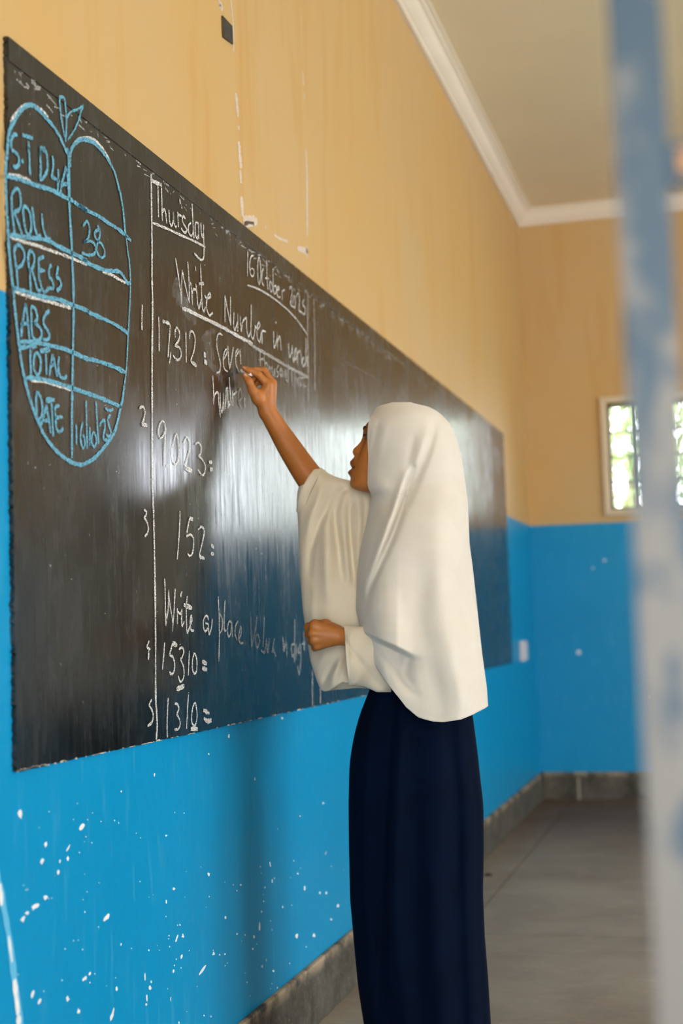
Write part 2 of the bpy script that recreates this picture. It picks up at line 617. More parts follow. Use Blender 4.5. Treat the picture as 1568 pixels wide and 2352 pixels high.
WB = 0.0062
chalk('chalk_drawing', M_CHW, 0.0055, [
    'A 190,1730 240,1640 330,1520 430,1440 500,1405', 'A 640,1430 760,1520 870,1640', 'A 1050,1930 1120,2080 1190,2240',
    'P 670,970 720,935 780,925 850,945 930,1030 990,1130', 'B 180,1590 400,1680 650,1750 900,1840 1150,1930 1280,1980 1568,2100',
    'D 900,1440 1050,1490 1200,1580 1330,1650', 'C 260,380 500,470 800,550 1050,620 1280,690', 'B 150,480 350,510 560,600',
    'C 560,1990 800,2010 1000,2070 1280,2160'], 'white chalk underdrawing of the apple chart')
chalk('chalk_drawing', M_CHB, 0.0075, [
    'A 1215,2300 1150,2150 1060,1960 950,1790 820,1640 700,1510 600,1430 500,1425 420,1480 330,1580 270,1700 210,1790 160,1950 140,2150 130,2340 B 115,200 105,450 108,700 118,1000 135,1300 150,1600 165,1850 190,2100 205,2300 C 235,300 260,600 290,900 320,1150 345,1350 370,1550 410,1800 440,1950 480,2100 530,2300 E 50,200 100,350 150,470 190,570 270,700 370,820 480,910 570,960 660,980 740,950 830,890 910,800 1000,690 1060,590 1100,450 1130,310 1160,180 1180,20',
    'E 1180,20 Q 1135,1000 1145,850 1155,650 1168,400 1175,200 1165,0 D 1370,1150 1340,880|0.005',
    'D 1340,880 1310,700 1290,450 1265,250 1220,0 P 1075,1400 1040,1260 1000,1170 930,1060 850,975 780,945 720,945 670,985 640,1040 630,1100 632,1190',
    'A 1215,2250 B 1230,50 1240,300 1245,600 1250,900 1255,1150 1270,1400 1285,1650 1300,1900 1305,2100 1315,2340 C 1325,500 1325,800 1320,1100 1315,1400 1310,1700 1305,2000 1300,2300 E 550,300 550,600 550,900',
    'A 1165,2000 1120,1750 1090,1550 1075,1300 1100,1275 1160,1300 1180,1450 1195,1650 1195,1850 1180,2080|0.005',
    'A 1200,1700 1220,1620 1280,1540 1400,1500 1500,1430 1450,1560 1430,1660 1380,1790 1310,1920 1220,2050|0.004',
    'B 110,510 200,520 350,560 560,640 750,700 900,745 1050,820 1200,900 1280,930 1400,1020 1568,1140 D 480,240 650,350 850,450 1000,560 1150,650 1300,770 1420,890',
    'B 150,1560 400,1600 600,1620 850,1660 1050,1770 1280,1880 1400,1940 1568,2030 D 550,1230 750,1340 950,1415 1100,1430 1200,1440 1280,1520 1350,1640 1400,1640',
    'C 230,330 400,370 600,440 850,500 1050,530 1280,620 1568,730 Q 800,460 900,505 1000,550 1100,610 1150,650',
    'C 340,1290 600,1300 900,1360 1150,1420 1300,1480 1568,1600 Q 850,890 1000,940 1130,1000',
    'C 440,1940 700,1960 1000,2030 1280,2120 1568,2220 Q 900,1230 1100,1315'], 'blue chalk outline of an apple ruled into rows')
chalk('chalk_word', M_CHB, WB, [
    'A 310,1960 260,1950 215,2010 200,2120 215,2220 B 250,60 320,120 345,230 330,310 280,345 235,320', 'B 400,190 410,280',
    'A 400,1960 500,1990 600,2020', 'A 515,2080 520,2200 B 515,0 530,150 535,350 545,490',
    'A 730,2200 725,2340 B 730,50 730,250 735,450 725,560 790,520 850,400 855,250 840,100 790,0 A 790,2240 750,2190 720,2230',
    'B 945,140 960,250 950,400 935,520 1000,550 1080,600', 'B 1045,380 1050,500 1045,650 1040,810',
    'B 1190,330 1150,500 1110,660 1090,810', 'B 1190,330 1215,500 1230,700 1240,880', 'B 1120,670 1170,650 1220,650'], 'S.TD4A in blue chalk')
chalk('chalk_word', M_CHB, WB, [
    'B 260,1550 240,1350 220,1150 210,950 220,820 290,730 350,780 370,900 375,1020 340,1110 230,1170', 'B 260,1180 310,1300 350,1420 400,1560',
    'B 430,1050 415,1150 430,1300 450,1430 490,1540 530,1560 560,1450 560,1300 530,1150 480,1070 430,1050',
    'B 575,1060 600,1200 620,1400 660,1540 700,1600 730,1560', 'B 755,1180 765,1350 790,1480 830,1600 880,1650 905,1610'], 'ROLL in blue chalk')
chalk('chalk_word', M_CHB, WB, [
    'C 325,310 310,150 300,0 B 290,2150 265,1950 260,1830 320,1740 390,1790 440,1900 430,2020 380,2120 300,2160',
    'C 555,420 545,200 540,0 B 530,2200 510,2050 510,1930 550,1850 610,1920 620,2040 580,2170 540,2200', 'C 580,20 620,150 650,270 680,360 740,380',
    'B 790,1955 720,1990 690,2000', 'B 690,2000 700,2150 700,2340 C 720,180 750,320 800,400 850,360 880,310', 'C 700,10 810,10',
    'B 930,2110 890,2150 880,2250 900,2340 C 930,170 960,270 950,330 890,320', 'B 1050,2130 1025,2250 1020,2340 C 1060,150 1100,240 1090,310 1020,380'], 'PRESS in blue chalk')
chalk('chalk_word', M_CHB, WB, [
    'C 460,600 430,800 400,1000 380,1210', 'C 460,600 490,800 510,1000 530,1250', 'C 370,970 510,960', 'C 560,660 565,850 570,1050 590,1230',
    'C 560,660 620,680 660,780 670,880 620,960', 'C 620,960 700,1020 750,1120 730,1230 660,1270 590,1230',
    'C 890,730 820,800 780,900 790,980 850,1080 890,1160 880,1230 820,1260 770,1240'], 'ABS in blue chalk')
chalk('chalk_word', M_CHB, WB, [
    'C 350,1410 500,1380 660,1380', 'C 550,1430 545,1600 555,1750 560,1900', 'C 650,1490 610,1600 610,1780 660,1880 710,1850 735,1700 720,1570 650,1490',
    'C 720,1460 900,1430|0.009', 'C 825,1510 830,1650 840,1890', 'C 950,1520 920,1700 890,1910', 'C 950,1520 990,1700 1030,1920', 'C 920,1720 990,1700',
    'C 1065,1560 1050,1700 1060,1850 1110,1940 1180,1940 1200,1890'], 'TOTAL in blue chalk')
chalk('chalk_word', M_CHB, WB, [
    'E 140,110 120,180 125,300 135,440 180,400 195,300 180,190 140,110', 'E 240,260 210,400 180,500', 'E 240,260 270,430 295,600', 'E 205,450 270,450',
    'E 235,205 345,200|0.008', 'E 305,240 315,400 320,530 325,640', 'E 400,270 350,290 355,420 360,520 390,585 430,560 440,530', 'E 350,420 440,400'], 'DATE in blue chalk')
chalk('chalk_number', M_CHB, 0.0055, [
    'E 600,490 605,620 605,740', 'E 680,470 660,560 655,680 680,780 705,740 700,660 680,620', 'E 720,210 725,400 730,600 735,790', 'E 765,520 765,750',
    'E 800,600 785,700 815,765 845,700 830,620 800,600', 'E 840,220 850,400 860,580 870,730', 'E 885,520 900,470 940,450 945,540 930,620 935,680 980,680',
    'E 1015,380 980,430 1000,530 1020,590 1000,640 960,620', 'E 950,300 1000,330 1045,310'], '16/10/25 in blue chalk')
chalk('chalk_number', M_CHB, 0.0055, [
    'D 555,620 625,535 670,650 660,800 620,880 570,905', 'D 570,905 680,890 770,960 780,1070 740,1130 640,1145 530,1100',
    'D 810,610 855,680 860,780 830,890 800,1000 820,1120 890,1190 940,1150 940,1050 900,960 830,890 775,820 765,740 810,695 860,690'], '38 in blue chalk')
WW = 0.0050
chalk('chalk_line', M_CHW, 0.0068, ['F 135,150 140,600 145,1000 150,1500 150,2038 X 350.5,700 349.5,800 349.3,920 J 315,1100 320,1560 K 325,0 340,500 355,1254 L 290,1000 295,2340 N 310,400 320,700 305,930'], 'long upright chalk line')
chalk('chalk_word', M_CHW, WW, [
    'F 145,265 220,310 320,345|0.008', 'F 255,360 260,600 265,930', 'F 320,345 325,600 335,1000', 'F 335,850 370,790 395,860 415,1045',
    'F 455,800 465,1000 500,1085 530,1000 535,830', 'F 530,830 545,1030 575,1110 590,1080', 'F 610,830 625,1110', 'F 615,880 690,920',
    'F 750,960 720,910 695,960 710,1040 775,1150 760,1200 720,1200 675,1130', 'F 850,1030 810,1080 805,1180 840,1260 880,1240 895,1100',
    'F 870,690 880,900 890,1100 905,1310', 'F 985,1050 935,1040 925,1150 940,1280 975,1300 990,1150 985,1050', 'F 985,1050 990,1320',
    'F 1030,1030 1035,1200 1055,1290 1075,1200', 'F 1075,1060 1080,1300 1085,1550 1075,1670 1030,1700 960,1640 910,1580', 'F 650,600 655,690', 'F 682,740 690,775',
    'F 150,1030 400,1130 700,1270 900,1360 1110,1470|0.0055'], 'Thursday in white chalk, underlined')
chalk('chalk_word', M_CHW, WW, [
    'G 180,255 230,560 270,850 290,1090', 'G 290,1090 290,800 300,470', 'G 300,470 350,720 400,940 430,1060', 'G 430,1060 425,700 400,320',
    'G 450,680 475,900 485,1100', 'G 480,900 500,820 550,830', 'G 545,720 565,900 580,1080 605,1160 640,1000', 'G 540,400 545,490',
    'G 630,360 640,600 650,900 660,1120 690,1220 720,1130', 'G 600,720 690,715|0.008', 'G 705,930 740,980 810,950 800,890 760,940 740,1040 745,1180 790,1290 850,1240'], 'Write in white chalk')
chalk('chalk_word', M_CHW, WW, [
    'G 1070,1410 1070,1150 1070,930', 'G 1070,930 1110,1150 1175,1470', 'G 1175,1470 1170,1200 1170,950', 'G 1235,1220 1225,1450 1250,1550 1295,1400 1300,1250', 'G 1300,1250 1300,1580',
    'H 75,1080 80,1200 90,1310 110,1180 140,1130 170,1120 170,1250 200,1390 240,1300', 'H 240,910 240,1100 235,1300 260,1430 290,1350 295,1230',
    'H 295,1230 330,1280 370,1230 355,1180 330,1250 330,1400 370,1490', 'H 400,1300 405,1500', 'H 370,1490 400,1320 460,1320'], 'Number in white chalk')
chalk('chalk_word', M_CHW, WW, ['H 575,1310 580,1500 590,1560 625,1430 630,1330', 'H 630,1330 635,1590', 'H 635,1470 670,1390 690,1600', 'H 608,1165 612,1205'], 'in in white chalk')
chalk('chalk_word', M_CHW, WW, [
    'H 800,1490 805,1640 820,1700 850,1600 855,1520', 'H 855,1520 865,1700 875,1770 900,1620 905,1570', 'H 905,1570 890,1640 900,1740 925,1690 920,1590 905,1570',
    'H 930,1620 935,1810', 'H 935,1650 965,1610 985,1640 1000,1800', 'H 1030,1700 1005,1760 1020,1840 1050,1790', 'H 1060,1410 1060,1600 1055,1830', 'H 1090,1690 1070,1740 1090,1800 1075,1850'], 'words in white chalk')
chalk('chalk_line', M_CHW, 0.0082, ['G 300,1165 400,1195 650,1320 900,1440 1100,1545 1300,1660 1568,1800'], 'thick chalk underline')
chalk('chalk_line', M_CHF, 0.0082, ['H 190,1470 300,1560 450,1640 600,1730 750,1820 950,1930 1100,2000'], 'fading end of the thick chalk underline')
chalk('chalk_word', M_CHW, 0.0045, [
    'H 190,95 185,300 185,490', 'H 275,175 235,200 215,330 235,470 270,480 285,420 260,370 215,390', 'H 355,200 335,350 345,560 365,600 385,450 375,280 355,200',
    'H 425,370 405,420 400,560 430,635', 'H 470,250 475,450 485,640 500,690', 'H 450,515 505,520', 'H 530,560 515,640 540,720 560,650 530,560',
    'H 565,360 570,560 580,740 615,720 610,630 580,650', 'H 625,690 660,680 650,640 625,680 640,790 680,800', 'H 700,700 705,850', 'H 700,720 740,690',
    'H 820,690 830,645 855,700 830,900 870,950', 'H 880,780 865,900 890,960 905,850 880,780', 'H 915,800 945,740 965,850 955,990 1000,1030', 'H 1035,830 1010,900 1050,970 1040,1060 1000,1030',
    'H 185,620 350,680 550,800 750,960 900,1110 1000,1240 1090,1370'], '16 October 2025 in white chalk, underlined')
chalk('chalk_line', M_CHF, 0.0075, ['H 1090,730 1085,1300 1095,1700 1100,2000 1095,2352', 'H 1180,820 1190,1300 1195,2000 1195,2200',
    'X 717,1539 717.3,1621', 'X 735.4,1578 736,1617'], 'faint upright chalk lines')
chalk('chalk_line', chalk_material('rubbed_chalk', (0.36, 0.36, 0.35), 0.48, 0.80), 0.006, ['R 260,585 390,650 600,780', 'R 268,590 270,830', 'R 345,650 350,760', 'R 390,650 400,790'])
chalk('chalk_number', M_CHW, WW, [
    'I 90,170 97,400 97,670', 'I 145,235 200,255 250,275|0.007', 'I 255,275 250,400 235,600 225,760', 'I 265,680 245,850', 'I 330,470 325,400 350,330 390,400 385,500 320,590', 'I 320,590 390,620 415,700 400,770 355,795 295,730',
    'I 480,385 485,600 488,830', 'I 535,490 545,390 590,400 615,500 600,650 550,810', 'I 550,815 640,885|0.007', 'I 740,715 770,730|0.011', 'I 745,815 785,840|0.011'], '17,312 = in white chalk')
chalk('chalk_word', M_CHW, 0.0042, [
    'I 1010,440 965,415 930,470 930,620 960,750 980,860 965,960 920,980', 'I 1030,780 1070,700 1065,640 1035,690 1020,800 1035,920 1085,965',
    'I 1085,590 1095,750 1110,930', 'I 1110,930 1140,780 1165,610', 'I 1195,760 1235,680 1225,640 1200,700 1205,860 1250,975', 'I 1260,640 1275,860'], 'unfinished word Seven in white chalk')
chalk('chalk_word', M_CHW, 0.0050, [
    'I 868,1020 880,1250 880,1440', 'I 880,1400 900,1290 945,1270 955,1400 980,1620', 'I 975,1270 980,1450 1000,1550 1020,1400 1025,1270', 'I 1025,1270 1030,1530',
    'I 1060,1200 1060,1300 1050,1500', 'I 1055,1250 1080,1210 1090,1500', 'I 1105,1380 1095,1450 1120,1430', 'I 1105,1040 1115,1200 1135,1450',
    'I 1155,1240 1160,1460', 'I 1160,1300 1220,1250', 'I 1240,1400 1290,1330 1270,1220 1240,1260 1245,1400 1290,1500', 'I 1330,1330 1325,1400 1335,1480'], 'hundred in white chalk')
chalk('chalk_word', M_CHF, 0.0055, [
    'H 375,1590 375,1720 380,1830', 'H 355,1745 440,1720', 'H 435,1610 440,1760 450,1850', 'H 445,1800 475,1790 480,1880', 'H 510,1850 495,1920 520,1960 530,1880 510,1850',
    'H 550,1840 560,1950 580,1980 590,1870 600,2010', 'H 650,1820 620,1890 650,1950 625,2000', 'H 690,1870 665,1920 690,1990 700,1880 715,2000', 'H 735,1900 740,2000 760,1900 770,2000',
    'H 800,1800 795,1950 790,2060 760,2030 780,1950', 'H 850,1870 850,2050 870,2150', 'H 885,1850 890,2000 900,2170', 'H 900,2060 925,2010 930,2130', 'H 945,2010 955,2150', 'H 985,2070 975,2130 1000,2110', 'H 1040,2090 1020,2150 1060,2130', 'H 940,2020 1090,2000'], 'thousand three in faint white chalk')
chalk('chalk_number', M_CHW, WW, ['Q 1282,390 1278,500 1278,620'], 'question number 1')
chalk('chalk_number', M_CHW, WW, ['J 80,140 140,110 180,190 160,330 120,420', 'J 120,425 220,450|0.008'], 'question number 2')
chalk('chalk_number', M_CHW, 0.0042, [
    'J 550,500 530,400 490,370 445,440 425,560 450,670 500,650 545,560', 'J 555,480 545,700 535,950 530,1180', 'J 590,1150 580,1200', 'J 745,600 705,740 680,900 690,1080 730,1150 780,1080 800,900 780,720 745,600',
    'J 885,760 930,660 985,740 985,880 950,1030 905,1210', 'J 905,1215 1030,1270|0.009', 'J 1085,790 1140,755 1190,830 1185,950 1140,1000', 'J 1140,1000 1210,1060 1265,1180 1250,1310 1200,1340 1130,1240', 'J 1330,1110 1390,1110|0.007', 'J 1350,1240 1400,1240|0.008'], '9.023 = in white chalk')
chalk('chalk_number', M_CHW, WW, ['K 165,240 205,280 195,350 165,380 210,450 240,560 225,660 175,725'], 'question number 3')
chalk('chalk_number', M_CHW, WW, [
    'K 810,265 805,500 785,850 760,1140', 'K 1045,410 980,400|0.009', 'K 980,400 960,520 930,660', 'K 925,720 1000,690 1050,760 1055,900 1030,1030 985,1075 950,1035', 'K 1135,600 1190,550 1240,590 1240,700 1200,880 1155,1080', 'K 1155,1085 1250,1120|0.008',
    'K 1370,880 1420,920|0.008', 'K 1365,1030 1420,1040|0.008'], '152 = in white chalk')
chalk('chalk_word', M_CHW, WW, [
    'L 455,220 465,500 470,800 480,1080', 'L 490,960 520,750 525,430', 'L 525,430 550,700 600,1000 595,1190', 'L 595,1190 625,800 645,410', 'L 685,760 685,1040', 'L 690,820 740,860 770,780',
    'L 770,780 760,950 770,1080 810,1000', 'L 770,460 745,520 755,560', 'L 860,540 845,800 850,1050 865,1200 920,1050', 'L 800,700 950,760|0.009', 'L 920,1050 945,980 935,890 915,1000 930,1150 985,1165'], 'second Write in white chalk')
chalk('chalk_word', M_CHW, WW, ['L 1250,980 1220,900 1170,930 1150,1050 1170,1160 1210,1160 1245,1060 1190,1030', 'L 1245,1060 1255,1230 1300,1100 1310,950'], 'a in white chalk')
chalk('chalk_word', M_CHW, WW, [
    'L 1420,550 1435,900 1440,1300 1430,1720', 'L 1440,860 1490,950 1490,1120 1450,1210', 'M 222,230 210,450 210,640 240,650', 'M 320,550 275,530 255,640 270,740 300,690 315,570 325,740',
    'M 405,520 370,580 360,700 390,790', 'M 410,770 445,700 440,600 415,700 410,780 440,830 475,820'], 'place in white chalk')
chalk('chalk_word', M_CHF, 0.006, [
    'M 580,460 580,650 590,880', 'M 590,880 640,650 665,450', 'M 660,700 640,780 660,890 700,800 670,690', 'M 765,455 755,700 745,880', 'M 720,930 770,950 795,760', 'M 795,760 810,960 835,760', 'M 870,970 905,760 885,900 930,1010',
    'M 1020,735 1030,940', 'M 1045,800 1035,940 1070,830 1078,1030', 'M 1180,840 1140,860 1150,1000 1180,980', 'M 1188,490 1185,800 1180,1100', 'M 1205,840 1205,1050', 'M 1255,840 1230,950 1260,960', 'M 1270,840 1268,1100 1250,1255 1225,1150', 'M 1310,660 1315,950', 'M 1285,835 1335,835'], 'value in digit in faint white chalk')
chalk('chalk_number', M_CHW, WW, ['L 175,1340 140,1460 200,1500', 'L 170,1500 165,1690'], 'question number 4')
chalk('chalk_number', M_CHW, WW, [
    'L 455,1375 440,1600 415,1860', 'L 680,1430 600,1390|0.009', 'L 600,1390 570,1500 540,1600', 'L 545,1610 610,1650 635,1780 620,1900 580,1950 540,1910', 'L 710,1500 770,1470 800,1540 770,1640 735,1680', 'L 735,1680 790,1800 805,1950 780,2050 735,2080 700,1980',
    'L 670,2220 810,2160|0.010', 'L 900,1530 890,1750 880,1970', 'L 990,1560 960,1680 955,1850 990,1940 1030,1880 1035,1700 1000,1570', 'L 1130,1720 1215,1760|0.009', 'L 1130,1840 1220,1870|0.009'], '153 10 = in white chalk')
chalk('chalk_number', M_CHW, WW, ['N 220,210 180,310 225,400 250,500 225,620 150,685'], 'question number 5')
chalk('chalk_number', M_CHW, WW, [
    'N 520,180 505,450 500,700 505,900', 'N 635,280 690,300 710,390 670,470', 'N 670,470 720,560 735,660 700,740 635,750', 'N 885,120 865,400 850,740', 'N 1000,270 960,360 940,520 950,640 990,680 1025,620 1040,480 1020,320 1000,270',
    'N 925,735 1050,740|0.010', 'N 1150,400 1260,460|0.009', 'N 1160,550 1230,600 1300,580|0.009'], '1310 = in white chalk')
M_SMUDGE = chalk_material('chalk_smudge', (0.62, 0.64, 0.64), 0.30, 0.62)
for nd in M_SMUDGE.node_tree.nodes:
    if nd.type == 'MAP_RANGE': nd.inputs['To Max'].default_value = 0.10
    if nd.type == 'TEX_NOISE': nd.inputs['Scale'].default_value = 90
for k_, (sp, w) in enumerate((('G 150,700 220,880 270,1080', 0.05), ('G 190,740 240,900 300,1090', 0.03), ('G 230,800 300,1000 400,1130', 0.03), ('G 250,1000 400,1180 560,1350', 0.035), ('I 770,400 800,600 860,850', 0.05), ('I 760,410 900,370', 0.012),
                              ('I 840,480 830,580 870,630', 0.012), ('I 820,850 960,1000 1000,1110', 0.02), ('I 1150,900 1190,1020 1200,1090', 0.02)
                              )):
    V, F = ribbon([(S(sp), w)], XB + 0.0003 + 0.00002 * k_)
    tag(mesh_obj('chalk_smudge', V, F, M_SMUDGE, board))
# scuffed chalk dust along the lower edge of the top rail, and stray specks
st = []
for i in range(150):
    y = BY0 + 0.02 + (BY1 - BY0 - 2.4) * rng.random() ** 1.3
    z = ZR - 0.004 - abs(rng.normal()) * 0.012
    st.append((y, z, 0.004 + 0.022 * rng.random(), rng.normal() * 0.004, 0.0015 + 0.003 * rng.random()))
for i in range(260):
    st.append((BY0 + 0.03 + 3.2 * rng.random(), BZ0 + 0.02 + (ZR - BZ0 - 0.04) * rng.random(), 0.001 + 0.004 * rng.random(), 0.004 * rng.normal(), 0.0012 + 0.0018 * rng.random()))
V, F = [], []
for (y, z, dy, dz, w) in st:
    k = len(V)
    V += [(XB + 0.0004, y, z), (XB + 0.0004, y + dy, z + dz), (XB + 0.0004, y + dy, z + dz + w), (XB + 0.0004, y, z + w)]
    F.append((k, k + 1, k + 2, k + 3))
tag(mesh_obj('chalk_dust', V, F, M_CHF, board), kind='stuff')
# bare plaster along the broken bottom and left edges
V, F = [], []
for i in range(110):
    y = BY0 + (BY1 - BY0) * 0.6 * rng.random() ** 1.8
    w, h = 0.004 + 0.035 * rng.random() ** 2, 0.0006 + 0.0022 * rng.random() ** 2
    k = len(V)
    V += [(XB + 0.0008, y, BZ0 - 0.0006), (XB + 0.0008, y + w, BZ0 - 0.0006), (XB + 0.0008, y + w * 0.8, BZ0 + h), (XB + 0.0008, y + w * 0.2, BZ0 + h)]
    F.append((k, k + 1, k + 2, k + 3))
tag(mesh_obj('edge_chips', V, F, simple('broken_edge', (0.42, 0.34, 0.25), 0.9, 0.1, nscale=80, col2=(0.62, 0.57, 0.50)), board), kind='stuff')

# ------------------------------------------------------------------ marks on the blackboard wall
def blob(V, F, px, py, rx, ry, ang, x, n=9):
    """a paint chip: ragged ellipse, radii in photo pixels"""
    k = len(V)
    ca, sa = math.cos(ang), math.sin(ang)
    for i in range(n):
        a = 2 * math.pi * i / n
        r = 1 + 0.22 * rng.normal()
        u, w = rx * r * math.cos(a), ry * r * math.sin(a)
        V.append(tuple(onx(px + u * ca - w * sa, py + u * sa + w * ca, x)))
    F.append(tuple(range(k, k + n)))


V, F = [], []
chips = 'C3 90,530,9,20,-.2 368,586,9,16,.5 205,665,7,10,.3 188,742,7,16,.5 305,685,3,18,.5 270,742,4,8,0 305,728,5,12,.2 262,792,6,12,.3 748,626,4,4,0 938,799,5,8,-.4 782,865,6,6,0 748,924,4,9,0 1085,848,4,5,0 1066,874,3,4,0 480,995,9,20,.6 810,1028,3,4,0 822,1078,5,9,.2 795,1088,4,18,.3 760,1076,3,4,0 1014,996,4,7,.2 1067,1069,4,5,0 1103,1073,3,4,0 1143,1081,4,7,0 1168,1036,4,20,0 1192,859,3,5,0 1186,922,3,4,0 1138,1136,3,5,0 817,1172,5,10,.2 793,1182,3,4,0 785,1210,3,4,0 780,1236,4,8,0 960,1158,5,9,.5 988,1162,3,4,0 1012,1160,3,4,0 652,1262,3,16,0 680,1283,4,6,0 676,1310,6,12,.2 661,1355,4,16,0 658,1386,5,6,0 525,1313,6,10,0 404,1248,5,9,.5 380,1272,6,16,.6 305,1362,7,12,0 354,1416,7,11,.2 504,1436,7,32,.35 146,1340,6,16,.3 177,1373,7,14,.5 911,1232,5,26,.6 1198,1186,3,8,0 1180,1215,4,6,0 1230,1235,5,5,0 1335,1078,6,12,.3 1412,1076,6,8,0 1371,862,4,9,0 1440,883,4,6,0 1468,884,4,6,0 1340,797,4,3,0 1216,757,3,14,-.2 1172,766,3,4,0 1225,830,3,6,0 1272,947,3,5,0 1177,969,3,5,0 1520,942,5,6,0 1489,1003,4,6,0 1147,371,3,10,-.1 1030,178,4,9,0 1454,480,4,4,0 1270,98,4,5,0 545,427,3,4,0 695,352,3,8,0 940,258,3,4,0 545,1115,3,5,0 670,1142,3,3,0 755,1315,2,4,0 950,1440,3,6,0 918,1436,3,5,0 805,1468,3,6,0 768,1362,2,10,0 205,905,11,9,-.5 160,945,22,9,-.75 123,975,9,8,-.5 103,1000,8,12,.6'
for c in chips.split()[1:]:
    a, b, rx, ry, an = map(float, c.split(','))
    blob(V, F, a / 1.96, 1600 + b / 1.96, rx / 1.96, ry / 1.96, an, 0.0006)
for _ in range(90):
    blob(V, F, 30 + 760 * rng.random() ** 0.8, 1830 + 500 * rng.random(), 0.7 + 0.7 * rng.random(), 0.8 + 1.2 * rng.random(), 0, 0.0006)
tag(mesh_obj('paint_chips', V, F, M_CHIP, wl), kind='stuff')
V, F = [], []
for (fx_, fz_, r_) in ((0.235, 0.80, 0.012), (0.40, 1.30, 0.007), (0.335, 1.26, 0.005), (0.62, 0.55, 0.008), (0.9, 1.1, 0.008), (1.3, 0.7, 0.012)):
    k_ = len(V)
    V += [(fx_ + r_ * math.cos(a) * (1 + 0.2 * rng.normal()), YF - 0.0008, fz_ + r_ * math.sin(a)) for a in np.linspace(0, 2 * math.pi, 9)[:-1]]
    F.append(tuple(range(k_, k_ + 8)))
tag(mesh_obj('paint_chips', V, F, M_CHIP, wf), kind='stuff')
pb_ = CAM + ray(1121, 2011) * ((0 - CAM[2]) / ray(1121, 2011)[2])
V, F = [], []
for i in range(5):
    for j in range(10):
        a, b = math.pi / 2 * i / 4, 2 * math.pi * j / 10
        q = 1 + 0.15 * rng.normal()
        V.append((0.017 * math.cos(a) * math.cos(b) * q, 0.013 * math.cos(a) * math.sin(b) * q, 0.009 * math.sin(a)))
for i in range(4):
    for j in range(10): F.append((i * 10 + j, i * 10 + (j + 1) % 10, i * 10 + 10 + (j + 1) % 10, i * 10 + 10 + j))
F.append(tuple(range(9, -1, -1)))
peb = mesh_obj('pebble', V, F, simple('dark_stone', (0.035, 0.025, 0.018), 0.8), None, True)
peb.location = tuple(pb_)
tag(peb, 'tiny dark pebble lying on the cement floor behind the skirt', 'pebble')


def wall_marks(name, mat, specs, x=0.0007):
    st = []
    for s in specs:
        s, e = s.split('|')
        st.append((S(s), float(e)))
    V, F = ribbon(st, x)
    return mesh_obj(name, V, F, mat, wl)


CH['W'] = (400, 0, 2.6133)
wall_marks('paper_residue', M_RESID, ['W 340,0 350,100 355,190 355,310|0.008', 'W 370,560 378,640 383,700|0.016', 'W 385,755 388,780|0.010', 'W 388,850 396,960 403,1010|0.020', 'W 395,1020 402,1100|0.014', 'W 404,1180 410,1300|0.022',
    'W 415,1330 450,1320 500,1330|0.022', 'W 420,1345 480,1345|0.014', 'W 545,1355 550,1370|0.012', 'W 600,1410 630,1430 680,1450|0.007', 'W 740,1490 800,1510|0.016', 'W 795,1475 797,1550|0.018', 'W 790,900 795,1000 797,1150 798,1420|0.014',
    'W 760,40 768,330|0.003', 'W 772,430 776,510|0.010', 'W 780,560 780,600|0.008', 'W 275,10 290,65|0.014', 'W 265,0 280,50|0.01'])
wall_marks('worn_paint_streak', M_CHIP, ['X 0,2030 4,2080|0.010', 'X 20,2150 28,2210|0.006', 'X 33,2250 42,2330|0.012', 'X 40,2335 46,2352|0.012'], 0.0008)
wall_marks('worn_paint_streak', simple('thin_blue_paint', (0.10, 0.42, 0.66), 0.5, 0.3), ['X -14,1980 4,2060 22,2160 36,2270 50,2360|0.016'], 0.0007)
q = [onx(a, b, 0.0) for a, b in ((511, 35), (534, 60), (535.5, 102), (513, 85))]
p = [onx(a, b, 0.004) for a, b in ((511, 35), (534, 60), (535.5, 102), (513, 85))]
mesh_o = mesh_obj('tape_patch', q + p, [(3, 2, 1, 0), (4, 5, 6, 7), (0, 1, 5, 4), (1, 2, 6, 5), (2, 3, 7, 6), (3, 0, 4, 7)], simple('black_tape', (0.035, 0.03, 0.025), 0.6, 0.3, nscale=40, col2=(0.06, 0.05, 0.04)))
tag(mesh_o, 'small black square patch stuck high on the yellow wall', 'patch')
so = empty('wall_socket', (0, 7.36, 0.775)); tag(so, 'small white wall socket on the blue wall by the far corner', 'socket')
MB().box((0, -0.06, 0), (0.022, 0.06, 0.105)).build('box', simple('socket_plastic', (0.55, 0.53, 0.56), 0.4), so, bevel=0.004)
MB().box((0.022, -0.05, 0.01), (0.028, 0.05, 0.095)).build('face_plate', simple('socket_face', (0.60, 0.58, 0.60), 0.35), so, bevel=0.002)

# ------------------------------------------------------------------ steel post close to the viewer
def post_material():
    k = NT('chipped_blue_paint_on_steel')
    z = k.xyz()[2]
    a = k.noise(k.mapping((1, 1, 0.55)), 34, 4, 0.55, 0.5)
    patch_mix = k.math('ADD', a, k.val(z, 0.75, 1.40, 0.20, -0.14, True))  # patches shift from dark blue above to pale grey below
    c = k.mix(k.val(patch_mix, 0.46, 0.60), (0.022, 0.055, 0.085), (0.155, 0.145, 0.13))
    k.set(color=c, rough=0.5, spec=0.5, metal=0.0)
    return k.m


